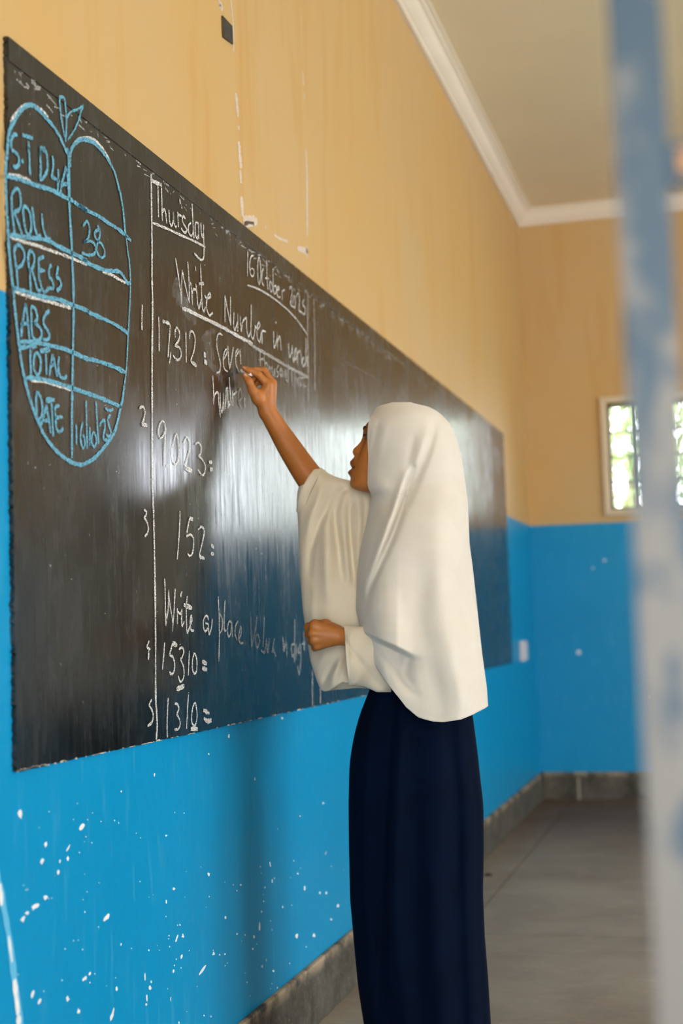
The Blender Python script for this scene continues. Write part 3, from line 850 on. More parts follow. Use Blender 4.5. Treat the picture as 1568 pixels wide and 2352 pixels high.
M_POST = post_material()
po = empty('steel_post', (0, 0, 0))
tag(po, 'worn blue-grey steel post standing close up at the right edge', 'post')
pc = CAM + ray(1508, 1180) * (0.78 / ray(1508, 1180)[1])
po.location = (pc[0], pc[1], 0)
MB().box((-0.013, 0, 0), (0.016, 0.004, ZCEIL)).build('front_flange', M_POST, po, bevel=0.001)
MB().box((-0.013, 0.0045, 0), (-0.009, 0.085, ZCEIL)).build('side_flange', simple('galvanised_edge', (0.19, 0.175, 0.165), 0.5, 0.4, nscale=14, col2=(0.15, 0.145, 0.15)), po, bevel=0.001)
zt = (CAM + ray(1550, 380) * (0.78 / ray(1550, 380)[1]))[2]
cb = MB().box((0.016, 0.000, zt - 0.011), (0.40, 0.006, zt + 0.013)).build('cross_rail', M_POST, po, bevel=0.001)
MB().box((0.021, -0.004, zt - 0.006), (0.034, 0.0, zt + 0.008)).build('rivet', simple('rust', (0.50, 0.24, 0.08), 0.8), po, bevel=0.002)

# ------------------------------------------------------------------ the girl
girl = empty('person', tuple(G), GA)
tag(girl, 'schoolgirl in cream headscarf and long navy skirt writing on the blackboard', 'person')


def tab(s):
    a = np.array([[float(q) for q in p.split(':')] for p in s.split()])
    return lambda x: np.interp(x, a[:, 0], a[:, 1])


def smooth_tab(s, w):
    f = tab(s)
    ks = np.linspace(-1, 1, 9)
    return lambda x: sum(f(np.asarray(x, float) + k * w) for k in ks) / 9


# --- body: signed distance field on a grid, one continuous surface
H = 0.0020
LO = np.array([-0.375, -0.235, -0.01])
HI = np.array([0.16, 0.215, 1.60])
NG = np.ceil((HI - LO) / H).astype(int)
FLD = np.full(NG, 1.0, np.float32)


def region(lo, hi):
    a = np.clip(np.floor((np.array(lo) - LO) / H).astype(int), 0, NG)
    b = np.clip(np.ceil((np.array(hi) - LO) / H).astype(int) + 1, 0, NG)
    sl = tuple(slice(i, j) for i, j in zip(a, b))
    g = [((np.arange(i, j) * H + l)).astype(np.float32) for i, j, l in zip(a, b, LO)]
    return sl, np.meshgrid(*g, indexing='ij', sparse=True)


def smin(a, b, k):
    h = np.clip(0.5 + 0.5 * (b - a) / k, 0, 1)
    return b + (a - b) * h - k * h * (1 - h)


def smax(a, b, k): return -smin(-a, -b, k)


def cone(a, b, ra, rb, k=0.008):
    a, b = np.array(a, float), np.array(b, float)
    r = max(ra, rb) + 0.03
    sl, (X, Y, Z) = region(np.minimum(a, b) - r, np.maximum(a, b) + r)
    d = b - a
    t = np.clip(((X - a[0]) * d[0] + (Y - a[1]) * d[1] + (Z - a[2]) * d[2]) / (d @ d), 0, 1)
    q = np.sqrt((X - a[0] - t * d[0]) ** 2 + (Y - a[1] - t * d[1]) ** 2 + (Z - a[2] - t * d[2]) ** 2) - (ra + (rb - ra) * t)
    FLD[sl] = smin(FLD[sl], q.astype(np.float32), k)


def chain(pts, rad, k=0.006, sub=0):
    if sub:
        q = cr(np.hstack([np.array(pts, float), np.array(rad)[:, None]]), sub)
        pts, rad = q[:, :3], q[:, 3]
    for i in range(len(pts) - 1): cone(pts[i], pts[i + 1], rad[i], rad[i + 1], k)


def ellipsoid(c, r, k=0.02, ax=0.0):
    c, r = np.array(c, float), np.array(r, float)
    m = max(r) + 0.04
    sl, (X, Y, Z) = region(c - m, c + m)
    x, y, z = X - c[0], Y - c[1], Z - c[2]
    ca, sa = math.cos(ax), math.sin(ax)
    x, z = x * ca + z * sa, -x * sa + z * ca
    k0 = np.sqrt((x / r[0]) ** 2 + (y / r[1]) ** 2 + (z / r[2]) ** 2)
    k1 = np.sqrt((x / r[0] ** 2) ** 2 + (y / r[1] ** 2) ** 2 + (z / r[2] ** 2) ** 2) + 1e-9
    FLD[sl] = smin(FLD[sl], (k0 * (k0 - 1) / k1).astype(np.float32), k)


# trunk and legs
ellipsoid(LP(935, 1250), (0.078, 0.095, 0.125), 0.03)
ellipsoid(LP(938, 1400), (0.076, 0.105, 0.120), 0.04)
ellipsoid(LP(950, 1545), (0.080, 0.100, 0.100), 0.04)
for s in (-1, 1):
    chain([(0.0, s * 0.055, 0.80), (-0.012, s * 0.060, 0.42), (0.004, s * 0.056, 0.09)], [0.055, 0.046, 0.032], 0.02)
    chain([(0.02, s * 0.056, 0.045), (-0.06, s * 0.060, 0.036), (-0.115, s * 0.064, 0.028)], [0.030, 0.027, 0.018], 0.02)
# neck, skull
cone(LP(915, 1115), LP(925, 1185), 0.043, 0.050, 0.02)
ellipsoid(LP(935, 1018), (0.084, 0.068, 0.076), 0.02)
# face: profile curve swept sideways with a fall-off for each feature
prof = np.array([(884, 946), (868, 953), (853, 964), (841, 975), (834, 985), (832, 995), (831, 1004), (827, 1013), (819, 1022), (811, 1029), (808, 1035), (809, 1041), (813, 1047), (809, 1052), (803, 1058), (802, 1063),
                 (804, 1069), (807.5, 1074), (803, 1078), (797.5, 1082), (798, 1087), (802, 1092), (804, 1097), (803, 1103), (802, 1110), (804, 1117), (809, 1123), (818, 1128)], float)
pl = LP(prof[:, 0], prof[:, 1])
order = np.argsort(pl[:, 2])
PZ, PX = pl[order, 2], pl[order, 0]
bs = np.array([(884, 946), (868, 953), (853, 964), (841, 975), (836, 985), (836, 1000), (835, 1015), (832, 1030), (827, 1045), (821, 1060), (816, 1075), (812, 1090), (809, 1103), (808, 1112), (810, 1120), (818, 1128)], float)
bl_ = LP(bs[:, 0], bs[:, 1])
ob = np.argsort(bl_[:, 2])
BZ, BX = bl_[ob, 2], bl_[ob, 0]
zc = lambda py: float(LP(820, py)[2])
ztop, zbot = zc(946), zc(1129)
sl, (X, Y, Z) = region((-0.19, -0.09, zbot - 0.03), (0.03, 0.09, ztop + 0.02))
z1 = Z[0, 0, :]
pf, pb = np.interp(z1, PZ, PX), np.interp(z1, BZ, BX)
wz = np.interp(z1, [zc(1125), zc(1105), zc(1095), zc(1083), zc(1062), zc(1050), zc(1042), zc(1034), zc(1022), zc(1008), zc(985)], [0.022, 0.020, 0.020, 0.021, 0.021, 0.012, 0.0145, 0.0125, 0.009, 0.010, 0.030])
hw = np.interp(z1, [zc(1129), zc(1115), zc(1095), zc(1070), zc(1045), zc(1010), zc(980), zc(945)], [0.026, 0.036, 0.046, 0.053, 0.058, 0.061, 0.062, 0.050])
Rc = np.interp(z1, [zc(1129), zc(1105), zc(1080), zc(1050), zc(1000), zc(950)], [0.035, 0.045, 0.060, 0.075, 0.085, 0.075])
# head turned a little away from the viewer
hx = float(LP(930, 1040)[0]); ya = 0.10
Xr = (X - hx) * math.cos(ya) - Y * math.sin(ya) + hx
Yr = (X - hx) * math.sin(ya) + Y * math.cos(ya)
T2 = Yr ** 2
sock = 0.0075 * np.exp(-((np.abs(Yr) - 0.026) / 0.013) ** 2 - ((Z - zc(1004)) / 0.010) ** 2)
cheek = -0.003 * np.exp(-((np.abs(Yr) - 0.035) / 0.016) ** 2 - ((Z - zc(1045)) / 0.020) ** 2)
xs_ = pb + T2 / (2 * Rc) + (pf - pb) * np.exp(-T2 / wz ** 2) + sock + cheek
dface = smax((xs_ - Xr) * 0.8, np.abs(Yr) - hw, 0.022)
dface = smax(dface, Xr - (hx + 0.01), 0.02)
jaw = np.interp(Xr, [float(LP(808, 1100)[0]), float(LP(850, 1100)[0]), float(LP(890, 1100)[0])], [zc(1126), zc(1131), zc(1105)])
dface = smax(dface, (jaw - Z), 0.014)
dface = smax(dface, Z - ztop, 0.02)
FLD[sl] = smin(FLD[sl], dface.astype(np.float32), 0.010)
# raised right arm and hand
chain([LP(925, 1205, 0.085), LP(760, 1148, 0.115), LP(742, 1137, 0.112)], [0.042, 0.036, 0.033], 0.02)
chain([LP(742, 1137, 0.112), LP(703, 1086, 0.095), LP(664, 1027, 0.072), LP(632, 975, 0.050), LP(616, 948, 0.042)], [0.034, 0.0300, 0.0258, 0.0205, 0.0180], 0.004, 8)
wr_ = LP(613, 944, 0.042)
hand = {}
for nm, mcp, pip, dip, tip, r in (
        ('i', (617, 886, 0.030), (594, 861, 0.024), (574, 851.5, 0.022), (561, 846.5, 0.021), (0.0098, 0.0078, 0.0070, 0.0058)),
        ('m', (624, 881, 0.044), (606, 850.5, 0.046), (584, 850, 0.042), (571, 856, 0.036), (0.0100, 0.0078, 0.0068, 0.0058)),
        ('r', (623, 888, 0.058), (605, 862, 0.066), (586, 866, 0.060), (576, 876, 0.050), (0.0095, 0.0074, 0.0066, 0.0056)),
        ('p', (617, 897, 0.070), (603, 876, 0.080), (591, 879, 0.074), (584, 888, 0.066), (0.0088, 0.0066, 0.0060, 0.0050))):
    P = [LP(*q) for q in (mcp, pip, dip, tip)]
    cone(wr_, P[0], 0.0165, r[0] + 0.0022, 0.008)
    chain(P, r, 0.003)
    hand[nm] = P
chain([LP(607, 930, 0.036), LP(592, 914, 0.024), LP(580.5, 897, 0.016), LP(571.5, 876, 0.014), LP(562, 863, 0.0165)], [0.0170, 0.0140, 0.0098, 0.0082, 0.0064], 0.006)
cone(LP(592, 914, 0.024), LP(612, 893, 0.034), 0.0110, 0.0105, 0.008)
# left arm bent across the body, hand closed in a fist
chain([LP(935, 1215, -0.085), LP(962, 1478, -0.140)], [0.038, 0.032], 0.02)
chain([LP(962, 1478, -0.140), LP(880, 1482, -0.108), LP(825, 1474, -0.108), LP(798, 1462, -0.112)], [0.032, 0.026, 0.0215, 0.0205], 0.015)
wl_ = LP(790, 1462, -0.110)
for mcp, pip, dip, tip, r in (
        ((722, 1437, -0.112), (708, 1440, -0.094), (716, 1444, -0.078), (733, 1446, -0.080), (0.0108, 0.0090, 0.0080, 0.0070)),
        ((719, 1454, -0.116), (709, 1457, -0.094), (718, 1460, -0.078), (734, 1460, -0.082), (0.0108, 0.0090, 0.0080, 0.0070)),
        ((722, 1470, -0.114), (715, 1473, -0.094), (724, 1474, -0.080), (738, 1473, -0.084), (0.0102, 0.0084, 0.0076, 0.0066)),
        ((728, 1483, -0.108), (723, 1487.5, -0.092), (732, 1486, -0.080), (744, 1484, -0.084), (0.0090, 0.0076, 0.0068, 0.0060))):
    P = [LP(*q) for q in (mcp, pip, dip, tip)]
    cone(wl_, P[0], 0.0155, r[0], 0.005)
    chain(P, r, 0.0035)
chain([LP(775, 1450, -0.098), LP(748, 1436, -0.082), LP(722, 1433, -0.072), LP(706, 1441, -0.072)], [0.014, 0.012, 0.0088, 0.0072], 0.006)


def surface_nets(F, lo, h):
    s = F < 0
    n = np.array(F.shape) - 1
    cnt = np.zeros(n, np.int8)
    offs = [(i, j, k) for i in (0, 1) for j in (0, 1) for k in (0, 1)]
    for (i, j, k) in offs: cnt += s[i:i + n[0], j:j + n[1], k:k + n[2]]
    act = np.argwhere((cnt > 0) & (cnt < 8))
    val = {o: F[act[:, 0] + o[0], act[:, 1] + o[1], act[:, 2] + o[2]] for o in offs}
    acc = np.zeros((len(act), 3)); num = np.zeros(len(act))
    for a in offs:
        for ax in range(3):
            if a[ax]: continue
            b = list(a); b[ax] = 1; b = tuple(b)
            fa, fb = val[a], val[b]
            m = (fa < 0) != (fb < 0)
            t = np.where(m, fa / np.where(m, fa - fb, 1), 0)
            p = np.array(a, float)[None] + t[:, None] * np.eye(3)[ax]
            acc += np.where(m[:, None], p, 0); num += m
    verts = lo + (act + acc / num[:, None]) * h
    idx = np.full(n, -1, np.int32)
    idx[act[:, 0], act[:, 1], act[:, 2]] = np.arange(len(act))
    quads = []
    for ax in range(3):
        u, w = (ax + 1) % 3, (ax + 2) % 3
        a = [slice(None)] * 3; b = [slice(None)] * 3
        a[ax] = slice(0, n[ax]); b[ax] = slice(1, n[ax] + 1)
        A, B = s[tuple(a)], s[tuple(b)]
        e = np.argwhere(A != B)
        e = e[(e[:, u] > 0) & (e[:, w] > 0) & (e[:, u] < n[u]) & (e[:, w] < n[w])]
        q = []
        for (du, dw) in ((-1, -1), (0, -1), (0, 0), (-1, 0)):
            c = e.copy(); c[:, u] += du; c[:, w] += dw
            q.append(idx[c[:, 0], c[:, 1], c[:, 2]])
        q = np.stack(q, 1)
        flip = ~A[e[:, 0], e[:, 1], e[:, 2]]
        q[flip] = q[flip][:, ::-1]
        quads.append(q)
    return verts, np.vstack(quads)


def skin_material():
    k = NT('brown_skin')
    g = k.noise(k.mapping(), 40, 4, 0.6)
    at = k.n('ShaderNodeAttribute', attribute_name='tint')
    c = k.mix(k.val(g, 0.3, 0.7), (0.37, 0.125, 0.024), (0.42, 0.15, 0.032))
    c = k.mix(1.0, c, at.outputs['Color'], 'MULTIPLY')
    k.set(color=c, rough=0.48, spec=0.4, sss=0.06)
    k.b.inputs['Subsurface Radius'].default_value = (0.006, 0.003, 0.0015)
    k.bump(k.noise(k.mapping(), 260, 3), 0.12, 0.001)
    return k.m


M_SKIN = skin_material()
bv, bq = surface_nets(FLD, LO, H)
me = bpy.data.meshes.new('body')
me.vertices.add(len(bv)); me.vertices.foreach_set('co', bv.astype(np.float32).ravel())
me.loops.add(bq.size); me.loops.foreach_set('vertex_index', bq.astype(np.int32).ravel())
me.polygons.add(len(bq)); me.polygons.foreach_set('loop_start', np.arange(0, bq.size, 4, dtype=np.int32))
me.polygons.foreach_set('use_smooth', np.ones(len(bq), bool))
me.update(calc_edges=True); me.validate()
body = bpy.data.objects.new('body', me); COL.objects.link(body); body.parent = girl
me.materials.append(M_SKIN)
tint = np.ones((len(bv), 4), np.float32)
bxr = (bv[:, 0] - hx) * math.cos(ya) - bv[:, 1] * math.sin(ya) + hx
byr = (bv[:, 0] - hx) * math.sin(ya) + bv[:, 1] * math.cos(ya)
lipx = np.interp(bv[:, 2], PZ, PX)
lip = np.exp(-(byr / 0.021) ** 4) * (bxr - lipx < 0.011) * (((bv[:, 2] < zc(1054)) & (bv[:, 2] > zc(1090))))
tint[:, :3] *= (1 - lip[:, None] * (1 - np.array([0.62, 0.50, 0.95])))
mou = np.exp(-((bv[:, 2] - zc(1074)) / 0.0022) ** 2) * (np.abs(byr) < 0.022) * (bxr - lipx < 0.012) * (bv[:, 2] > zc(1090))
tint[:, :3] *= (1 - 0.75 * mou[:, None])
ca_ = me.color_attributes.new('tint', 'FLOAT_COLOR', 'POINT')
ca_.data.foreach_set('color', tint.ravel())
sm = body.modifiers.new('smooth', 'SMOOTH'); sm.factor = 0.3; sm.iterations = 1


def unyaw(p):
    """face coordinates (x along profile, t sideways, z) -> girl's local"""
    x, t, z = p
    X_ = (x - hx) * math.cos(ya) + t * math.sin(ya) + hx
    Y_ = -(x - hx) * math.sin(ya) + t * math.cos(ya)
    return (X_, Y_, z)


def tube_mesh(name, pts, rad, mat, parent, seg=10, cap=True):
    pts = [Vector(tuple(map(float, p))) for p in pts]
    V, F = [], []
    for i, p in enumerate(pts):
        t = (pts[min(i + 1, len(pts) - 1)] - pts[max(i - 1, 0)]).normalized()
        a = t.orthogonal().normalized() if i == 0 else (a - t * a.dot(t)).normalized()
        b = t.cross(a)
        for s in range(seg):
            w = 2 * math.pi * s / seg
            V.append(p + (a * math.cos(w) + b * math.sin(w)) * rad[i])
    for i in range(len(pts) - 1):
        for s in range(seg):
            F.append((i * seg + s, i * seg + (s + 1) % seg, (i + 1) * seg + (s + 1) % seg, (i + 1) * seg + s))
    if cap:
        F += [tuple(range(seg - 1, -1, -1)), tuple((len(pts) - 1) * seg + s for s in range(seg))]
    return mesh_obj(name, V, F, mat, parent, True)


M_HAIR = simple('black_hair', (0.012, 0.010, 0.009), 0.5, 0.3)
M_EYE = simple('eye_white', (0.10, 0.085, 0.075), 0.35, 0.3)
M_IRIS = simple('dark_iris', (0.02, 0.012, 0.008), 0.1, 0.5)
for s in (-1, 1):
    def fx(z, t):  # face surface along x at height z, sideways t
        pfz, pbz = np.interp(z, PZ, PX), np.interp(z, BZ, BX)
        return float(pbz + t * t / (2 * np.interp(z, [zc(1129), zc(1105), zc(1080), zc(1050), zc(1000), zc(950)], [0.035, 0.045, 0.060, 0.075, 0.085, 0.075])))
    zb = zc(986)
    br = tube_mesh('eyebrow', [unyaw((fx(zb + d, s * t) - 0.0004, s * t, zb + d)) for t, d in ((0.010, -0.002), (0.018, 0.001), (0.026, 0.0022), (0.034, 0.001), (0.041, -0.002))], [0.0022, 0.0030, 0.0028, 0.0022, 0.001], M_HAIR, girl, 8)
    ze = zc(1006)
    ec = unyaw((fx(ze, s * 0.026) + 0.0125, s * 0.026, ze))
    V, F = [], []
    for i in range(9):
        for j in range(14):
            a, b = math.pi * i / 8, 2 * math.pi * j / 14
            V.append((ec[0] + 0.0118 * math.cos(a) * -1, ec[1] + 0.0118 * math.sin(a) * math.cos(b), ec[2] + 0.0118 * math.sin(a) * math.sin(b)))
    for i in range(8):
        for j in range(14): F.append((i * 14 + j, i * 14 + (j + 1) % 14, i * 14 + 14 + (j + 1) % 14, i * 14 + 14 + j))
    ey = mesh_obj('eye', V, F, M_EYE, girl, True)
    ey.data.materials.append(M_IRIS)
    for pz in ey.data.polygons:
        if pz.center.x < ec[0] - 0.0098: pz.material_index = 1
    tube_mesh('eyelid_lashes', [unyaw((fx(ze, s * t) - 0.0012 + 0.0008 * abs(t - 0.026) / 0.01, s * t, ze + 0.0052 - 0.22 * abs(t - 0.026) ** 1.0)) for t in (0.015, 0.020, 0.026, 0.032, 0.038)], [0.0007, 0.0014, 0.0017, 0.0014, 0.0007], M_HAIR, girl, 6)
M_NAIL = simple('fingernail', (0.50, 0.27, 0.18), 0.3, 0.5)


def nail(tip, along, nrm, L, W):
    along = Vector(along).normalized(); nrm = Vector(nrm); nrm = (nrm - along * nrm.dot(along)).normalized()
    side = along.cross(nrm)
    V, F = [], []
    for i in range(6):
        for j in range(5):
            u, w = i / 5 - 0.5, j / 4 - 0.5
            V.append(Vector(tip) + along * u * L + side * w * W * (1 - 0.9 * max(0, abs(u) - 0.3)) - nrm * (w * w * W * 0.7))
    for i in range(5):
        for j in range(4): F.append((i * 5 + j, i * 5 + j + 1, i * 5 + j + 6, i * 5 + j + 5))
    o = mesh_obj('fingernail', V, F, M_NAIL, girl, True)
    sd = o.modifiers.new('thick', 'SOLIDIFY'); sd.thickness = 0.0006
    return o


nail(LP(561.5, 862.5, 0.0098), LP(562, 863, 0.0165) - LP(571.5, 876, 0.014), (-0.55, -0.85, 0.15), 0.010, 0.0085)
nail(LP(561.5, 843.0, 0.017), LP(561, 846.5, 0.021) - LP(574, 851.5, 0.022), (-0.25, -0.35, 0.95), 0.008, 0.007)

# --- chalk stick held between thumb and index finger
c0, c1 = onx(554.0, 851.0, XB + 0.0035), to_world(LP(579, 859.5, 0.020))
ck = tube_mesh('chalk_stick', [c0, c0 * 0.9 + c1 * 0.1, c0 * 0.5 + c1 * 0.5, c1], [0.0036, 0.0048, 0.0050, 0.0050], simple('chalk', (0.85, 0.83, 0.80), 0.9, 0.1, nscale=200, col2=(0.78, 0.76, 0.73)), None, 14)
tag(ck, 'short white chalk stick held in the raised hand against the blackboard', 'chalk')

# --- clothing
M_HIJAB = cloth_material('cream_scarf_cloth', (0.575, 0.53, 0.45), (0.61, 0.57, 0.495))
M_BLOUSE = cloth_material('cream_blouse_cloth', (0.61, 0.53, 0.395), (0.65, 0.58, 0.45))
M_NAVY = cloth_material('navy_skirt_cloth', (0.0003, 0.0028, 0.0110), (0.0005, 0.0040, 0.0160), 700, 0.9, 0.0)


def fold_field(folds):
    """folds: (px,py polyline, amplitude m, half width px, taper) -> displacement function on photo px of the near side"""
    prep = []
    for spec, amp, w in folds:
        P = np.array([[float(q) for q in p.split(',')] for p in spec.split()])
        prep.append((cr(P, 6), amp, w))

    def fn(px, py):
        d = np.zeros_like(px)
        for P, amp, w in prep:
            best = np.full(px.shape, 1e9); tt = np.zeros_like(px)
            n = len(P) - 1
            for i in range(n):
                a, b = P[i], P[i + 1]
                ab = b - a
                t = np.clip(((px - a[0]) * ab[0] + (py - a[1]) * ab[1]) / (ab @ ab + 1e-9), 0, 1)
                q = np.hypot(px - a[0] - t * ab[0], py - a[1] - t * ab[1])
                m = q < best
                best = np.where(m, q, best); tt = np.where(m, (i + t) / n, tt)
            d += amp * np.exp(-(best / w) ** 2) * np.sin(np.pi * np.clip(tt * 0.9 + 0.05, 0, 1)) ** 0.6
        return d
    return fn


def grid_faces(nr, nc, wrap):
    F = []
    for i in range(nr - 1):
        for j in range(nc if wrap else nc - 1):
            k = (j + 1) % nc
            F.append((i * nc + j, i * nc + k, (i + 1) * nc + k, (i + 1) * nc + j))
    return F


def cloth_obj(name, V, F, mat, parent, thick=0.0022):
    o = mesh_obj(name, V, F, mat, parent, True)
    bm = bmesh.new(); bm.from_mesh(o.data)
    bmesh.ops.remove_doubles(bm, verts=bm.verts[:], dist=0.0002)
    bmesh.ops.recalc_face_normals(bm, faces=bm.faces[:])
    bm.to_mesh(o.data); bm.free()
    o.data.polygons.foreach_set('use_smooth', [True] * len(o.data.polygons))
    s_ = o.modifiers.new('thick', 'SOLIDIFY'); s_.thickness = thick; s_.offset = -1
    return o


# headscarf: hood with a face opening, falling as a cape to the hips
hxl = smooth_tab('924:905 926:893 928:882 934:866 945:858 953:853 962:838 975:830 1110:830 1122:836 1132:848 1140:853 1160:850 1200:842 1260:827 1320:819 1400:817 1440:826 1480:830 1505:835 1540:846 1600:862 1660:868', 3)
hxr = smooth_tab('924:930 926:948 928:962 931:975 935:988 950:1012 970:1030 990:1041 1020:1052 1050:1060 1100:1067 1150:1074 1250:1078 1300:1085 1400:1096 1500:1107 1580:1118 1625:1121 1670:1121', 6)
hb = smooth_tab('924:0.012 926:0.028 929:0.042 935:0.057 950:0.076 980:0.090 1020:0.096 1060:0.098 1110:0.100 1150:0.118 1200:0.150 1260:0.172 1350:0.190 1450:0.207 1660:0.210', 5)
hedge = smooth_tab('948:846 953:851 958:851 970:847.5 990:845 1010:844.5 1050:847 1090:845 1110:844.5 1122:847 1132:852 1138:856', 2)
hemx = tab('826:1450 830:1480 838:1510 851:1540 867:1570 882:1594 905:1625 935:1648 970:1657 1000:1659 1050:1652 1085:1641 1123:1622')
HE = lambda py: np.interp(py, [924, 1100, 1250, 1400, 1500], [1.0, 0.96, 0.86, 0.74, 0.55])


def hem(ang):
    c_ = np.cos(np.radians(ang))
    px_ = 975 - 148 * np.sign(c_) * np.abs(c_) ** 0.55
    far = np.clip(-np.sin(np.radians(ang)), 0, 1)
    return hemx(px_) - 25 * far


hfold = fold_field([
    ('950,1075 928,1145 905,1215 875,1285 852,1345 838,1400', -0.026, 8), ('930,1090 905,1168 880,1240 855,1312', 0.016, 10),
    ('1002,965 985,1030 962,1085 935,1160', -0.012, 9), ('980,985 965,1040 945,1090', 0.006, 12), ('950,1000 945,1035 938,1070', -0.004, 9),
    ('872,955 861,1000 853,1050', -0.0035, 6), ('890,965 878,1010 868,1060', 0.003, 9), ('855,1090 872,1110 890,1120', 0.006, 16), ('862,1150 885,1200 872,1260 850,1330', 0.005, 12),
    ('1040,1000 1052,1080 1060,1180', -0.006, 12), ('1020,1100 1012,1250 1010,1400 1030,1560', 0.006, 30), ('985,1300 965,1400 960,1480', -0.005, 22), ('1060,1300 1070,1450 1085,1600', -0.006, 20), ('905,1330 925,1380 930,1430', -0.003, 22),
    ('885,1515 905,1545 940,1590', -0.005, 7), ('912,1530 925,1560 950,1585', 0.004, 7), ('945,1500 935,1530 930,1560', -0.006, 7), ('860,1490 880,1520 900,1570', -0.005, 8), ('900,1530 930,1560 960,1600', -0.004, 10), ('870,1510 900,1560 940,1620', 0.006, 16), ('985,1520 1000,1580 1010,1640', -0.005, 18), ('1050,1540 1060,1600 1065,1640', 0.005, 16)])
pyU = np.concatenate([924 + 11 * np.linspace(0, 1, 16) ** 1.5, np.linspace(936.5, 1138, 84)])
NCH = 241
V = []
cols = np.linspace(0, 1, NCH)
rows = []
for py in pyU:
    rows.append(np.full(NCH, py))
NB = 150
ang0 = 360 * cols
for t in np.linspace(0, 1, NB + 1)[1:]:
    rows.append(1138 + t * (hem(ang0) - 1138))
for py in rows:
    cx = (hxl(py) + hxr(py)) / 2; a = (hxr(py) - hxl(py)) / 2
    row0 = py[0]
    th0 = 0.0
    if 953 < row0 < 1138 and np.ptp(py) < 1e-9:
        th0 = float(np.arccos(np.clip((cx[0] - hedge(row0)) / a[0], -1, 1)))
        q_ = np.clip((1138 - row0) / 16, 0, 1); th0 *= float(np.sqrt(q_ * (2 - q_)))
    th = th0 + cols * (2 * math.pi - 2 * th0)
    e = HE(py)
    c, s = np.cos(th), np.sin(th)
    px = cx - a * np.sign(c) * np.abs(c) ** e
    v = -hb(py) * np.sign(s) * np.abs(s) ** e
    nearw = np.clip(np.sin(th), 0, 1) ** 0.7
    d = hfold(px, py) * nearw
    # cloth carried by the bent forearm: bulges out above it, tucks in below
    fline = 1446 + np.clip(px - 832, 0, 200) * 0.47
    win = np.clip((px - 826) / 14, 0, 1) * np.clip((958 - px) / 45, 0, 1)
    up = np.exp(-(np.clip(fline - py, 0, 999) / 130) ** 2)
    dn = np.clip((py - fline) / 16, 0, 1); dn = dn * dn * (3 - 2 * dn)
    d += win * nearw * (0.034 * up * (1 - dn) - 0.036 * dn * np.clip((1600 - py) / 110, 0, 1))
    # loose waves near the hem and on the far side
    wv = np.clip((py - 1200) / 400, 0, 1)
    d += 0.006 * wv * np.sin(7 * th + 1.3 + py * 0.004) * np.clip(np.abs(s) + 0.25, 0, 1)
    dx = 0.0
    p = LP(px, py, v)
    nx, ny = -c * 0.35, -s
    p[:, 0] += d * nx * 0.4
    p[:, 1] -= d * np.abs(s) * np.sign(s)
    V += list(p)
F = grid_faces(len(rows), NCH, False)
k = len(V); V.append(LP(917, 925.2, 0.0)); F += [(j + 1, j, k) for j in range(NCH - 1)]
hij = cloth_obj('headscarf', V, F, M_HIJAB, girl)
hij['label'] = 'cream headscarf falling as a cape to the hips'
# stitched hem cord around the face opening
for sgn in (1, -1):
    pts = []
    for py in np.linspace(956, 1136, 40):
        cx = (hxl(py) + hxr(py)) / 2; a = (hxr(py) - hxl(py)) / 2
        th = np.arccos(np.clip((cx - hedge(py)) / a, -1, 1))
        e = HE(py)
        pts.append(LP(hedge(py) + 0.6, py, -sgn * hb(py) * np.sin(th) ** e * 0.99))
    tube_mesh('face_hem', pts, [0.0018] * len(pts), M_HIJAB, hij, 8)

# blouse: body of the wide top, lifted by the raised arm
bxl = smooth_tab('1075:722 1079:714 1085:706 1092:699 1100:693 1110:688 1120:685 1135:682 1160:681 1180:683 1200:684 1260:686 1330:690 1400:695 1460:704 1520:713 1560:726 1590:738', 4)
bxr = smooth_tab('1075:733 1079:741 1085:750 1092:764 1100:786 1106:815 1112:842 1120:862 1135:885 1160:905 1600:908', 3)
bb = smooth_tab('1075:0.008 1082:0.022 1095:0.036 1120:0.048 1160:0.060 1250:0.066 1400:0.072 1590:0.080', 4)
bc = smooth_tab('1075:0.100 1160:0.095 1250:0.075 1400:0.045 1590:0.030', 10)
bhem = tab('0:1584 12:1585 24:1588 40:1586 55:1578 70:1566 90:1572 120:1584 180:1590 270:1580 330:1588 360:1584')
bfold = fold_field([
    ('766,1120 752,1160 730,1210 714,1260 708,1320', -0.0153, 9), ('742,1110 728,1150 712,1190 702,1240', 0.0119, 9), ('790,1115 775,1150 768,1190 776,1260 784,1330', -0.0170, 9), ('752,1200 750,1280 752,1370', 0.0153, 14),
    ('806,1135 800,1200 806,1270 813,1340', -0.0204, 9), ('793,1180 795,1250 800,1330', 0.0136, 8), ('825,1150 828,1220 818,1300', 0.0102, 9), ('838,1150 835,1210 828,1260', -0.0102, 7), ('812,1108 800,1122 778,1130', -0.0102, 6), ('830,1118 815,1140 800,1150', 0.0068, 7),
    ('772,1515 754,1545 738,1578', -0.0170, 7), ('785,1510 768,1550 757,1582', 0.0136, 11), ('745,1500 730,1530 722,1550', 0.0085, 9), ('720,1350 716,1420 722,1480', 0.0068, 10)])
V = []
NCB = 200
cols = np.arange(NCB) / NCB
th = 2 * math.pi * cols
t1_ = 1075 + 45 * np.linspace(0, 1, 26) ** 1.4
rows = [np.full(NCB, q) for q in t1_] + [1120 + t * (bhem(360 * cols) - 1120) for t in np.linspace(0, 1, 111)[1:]]
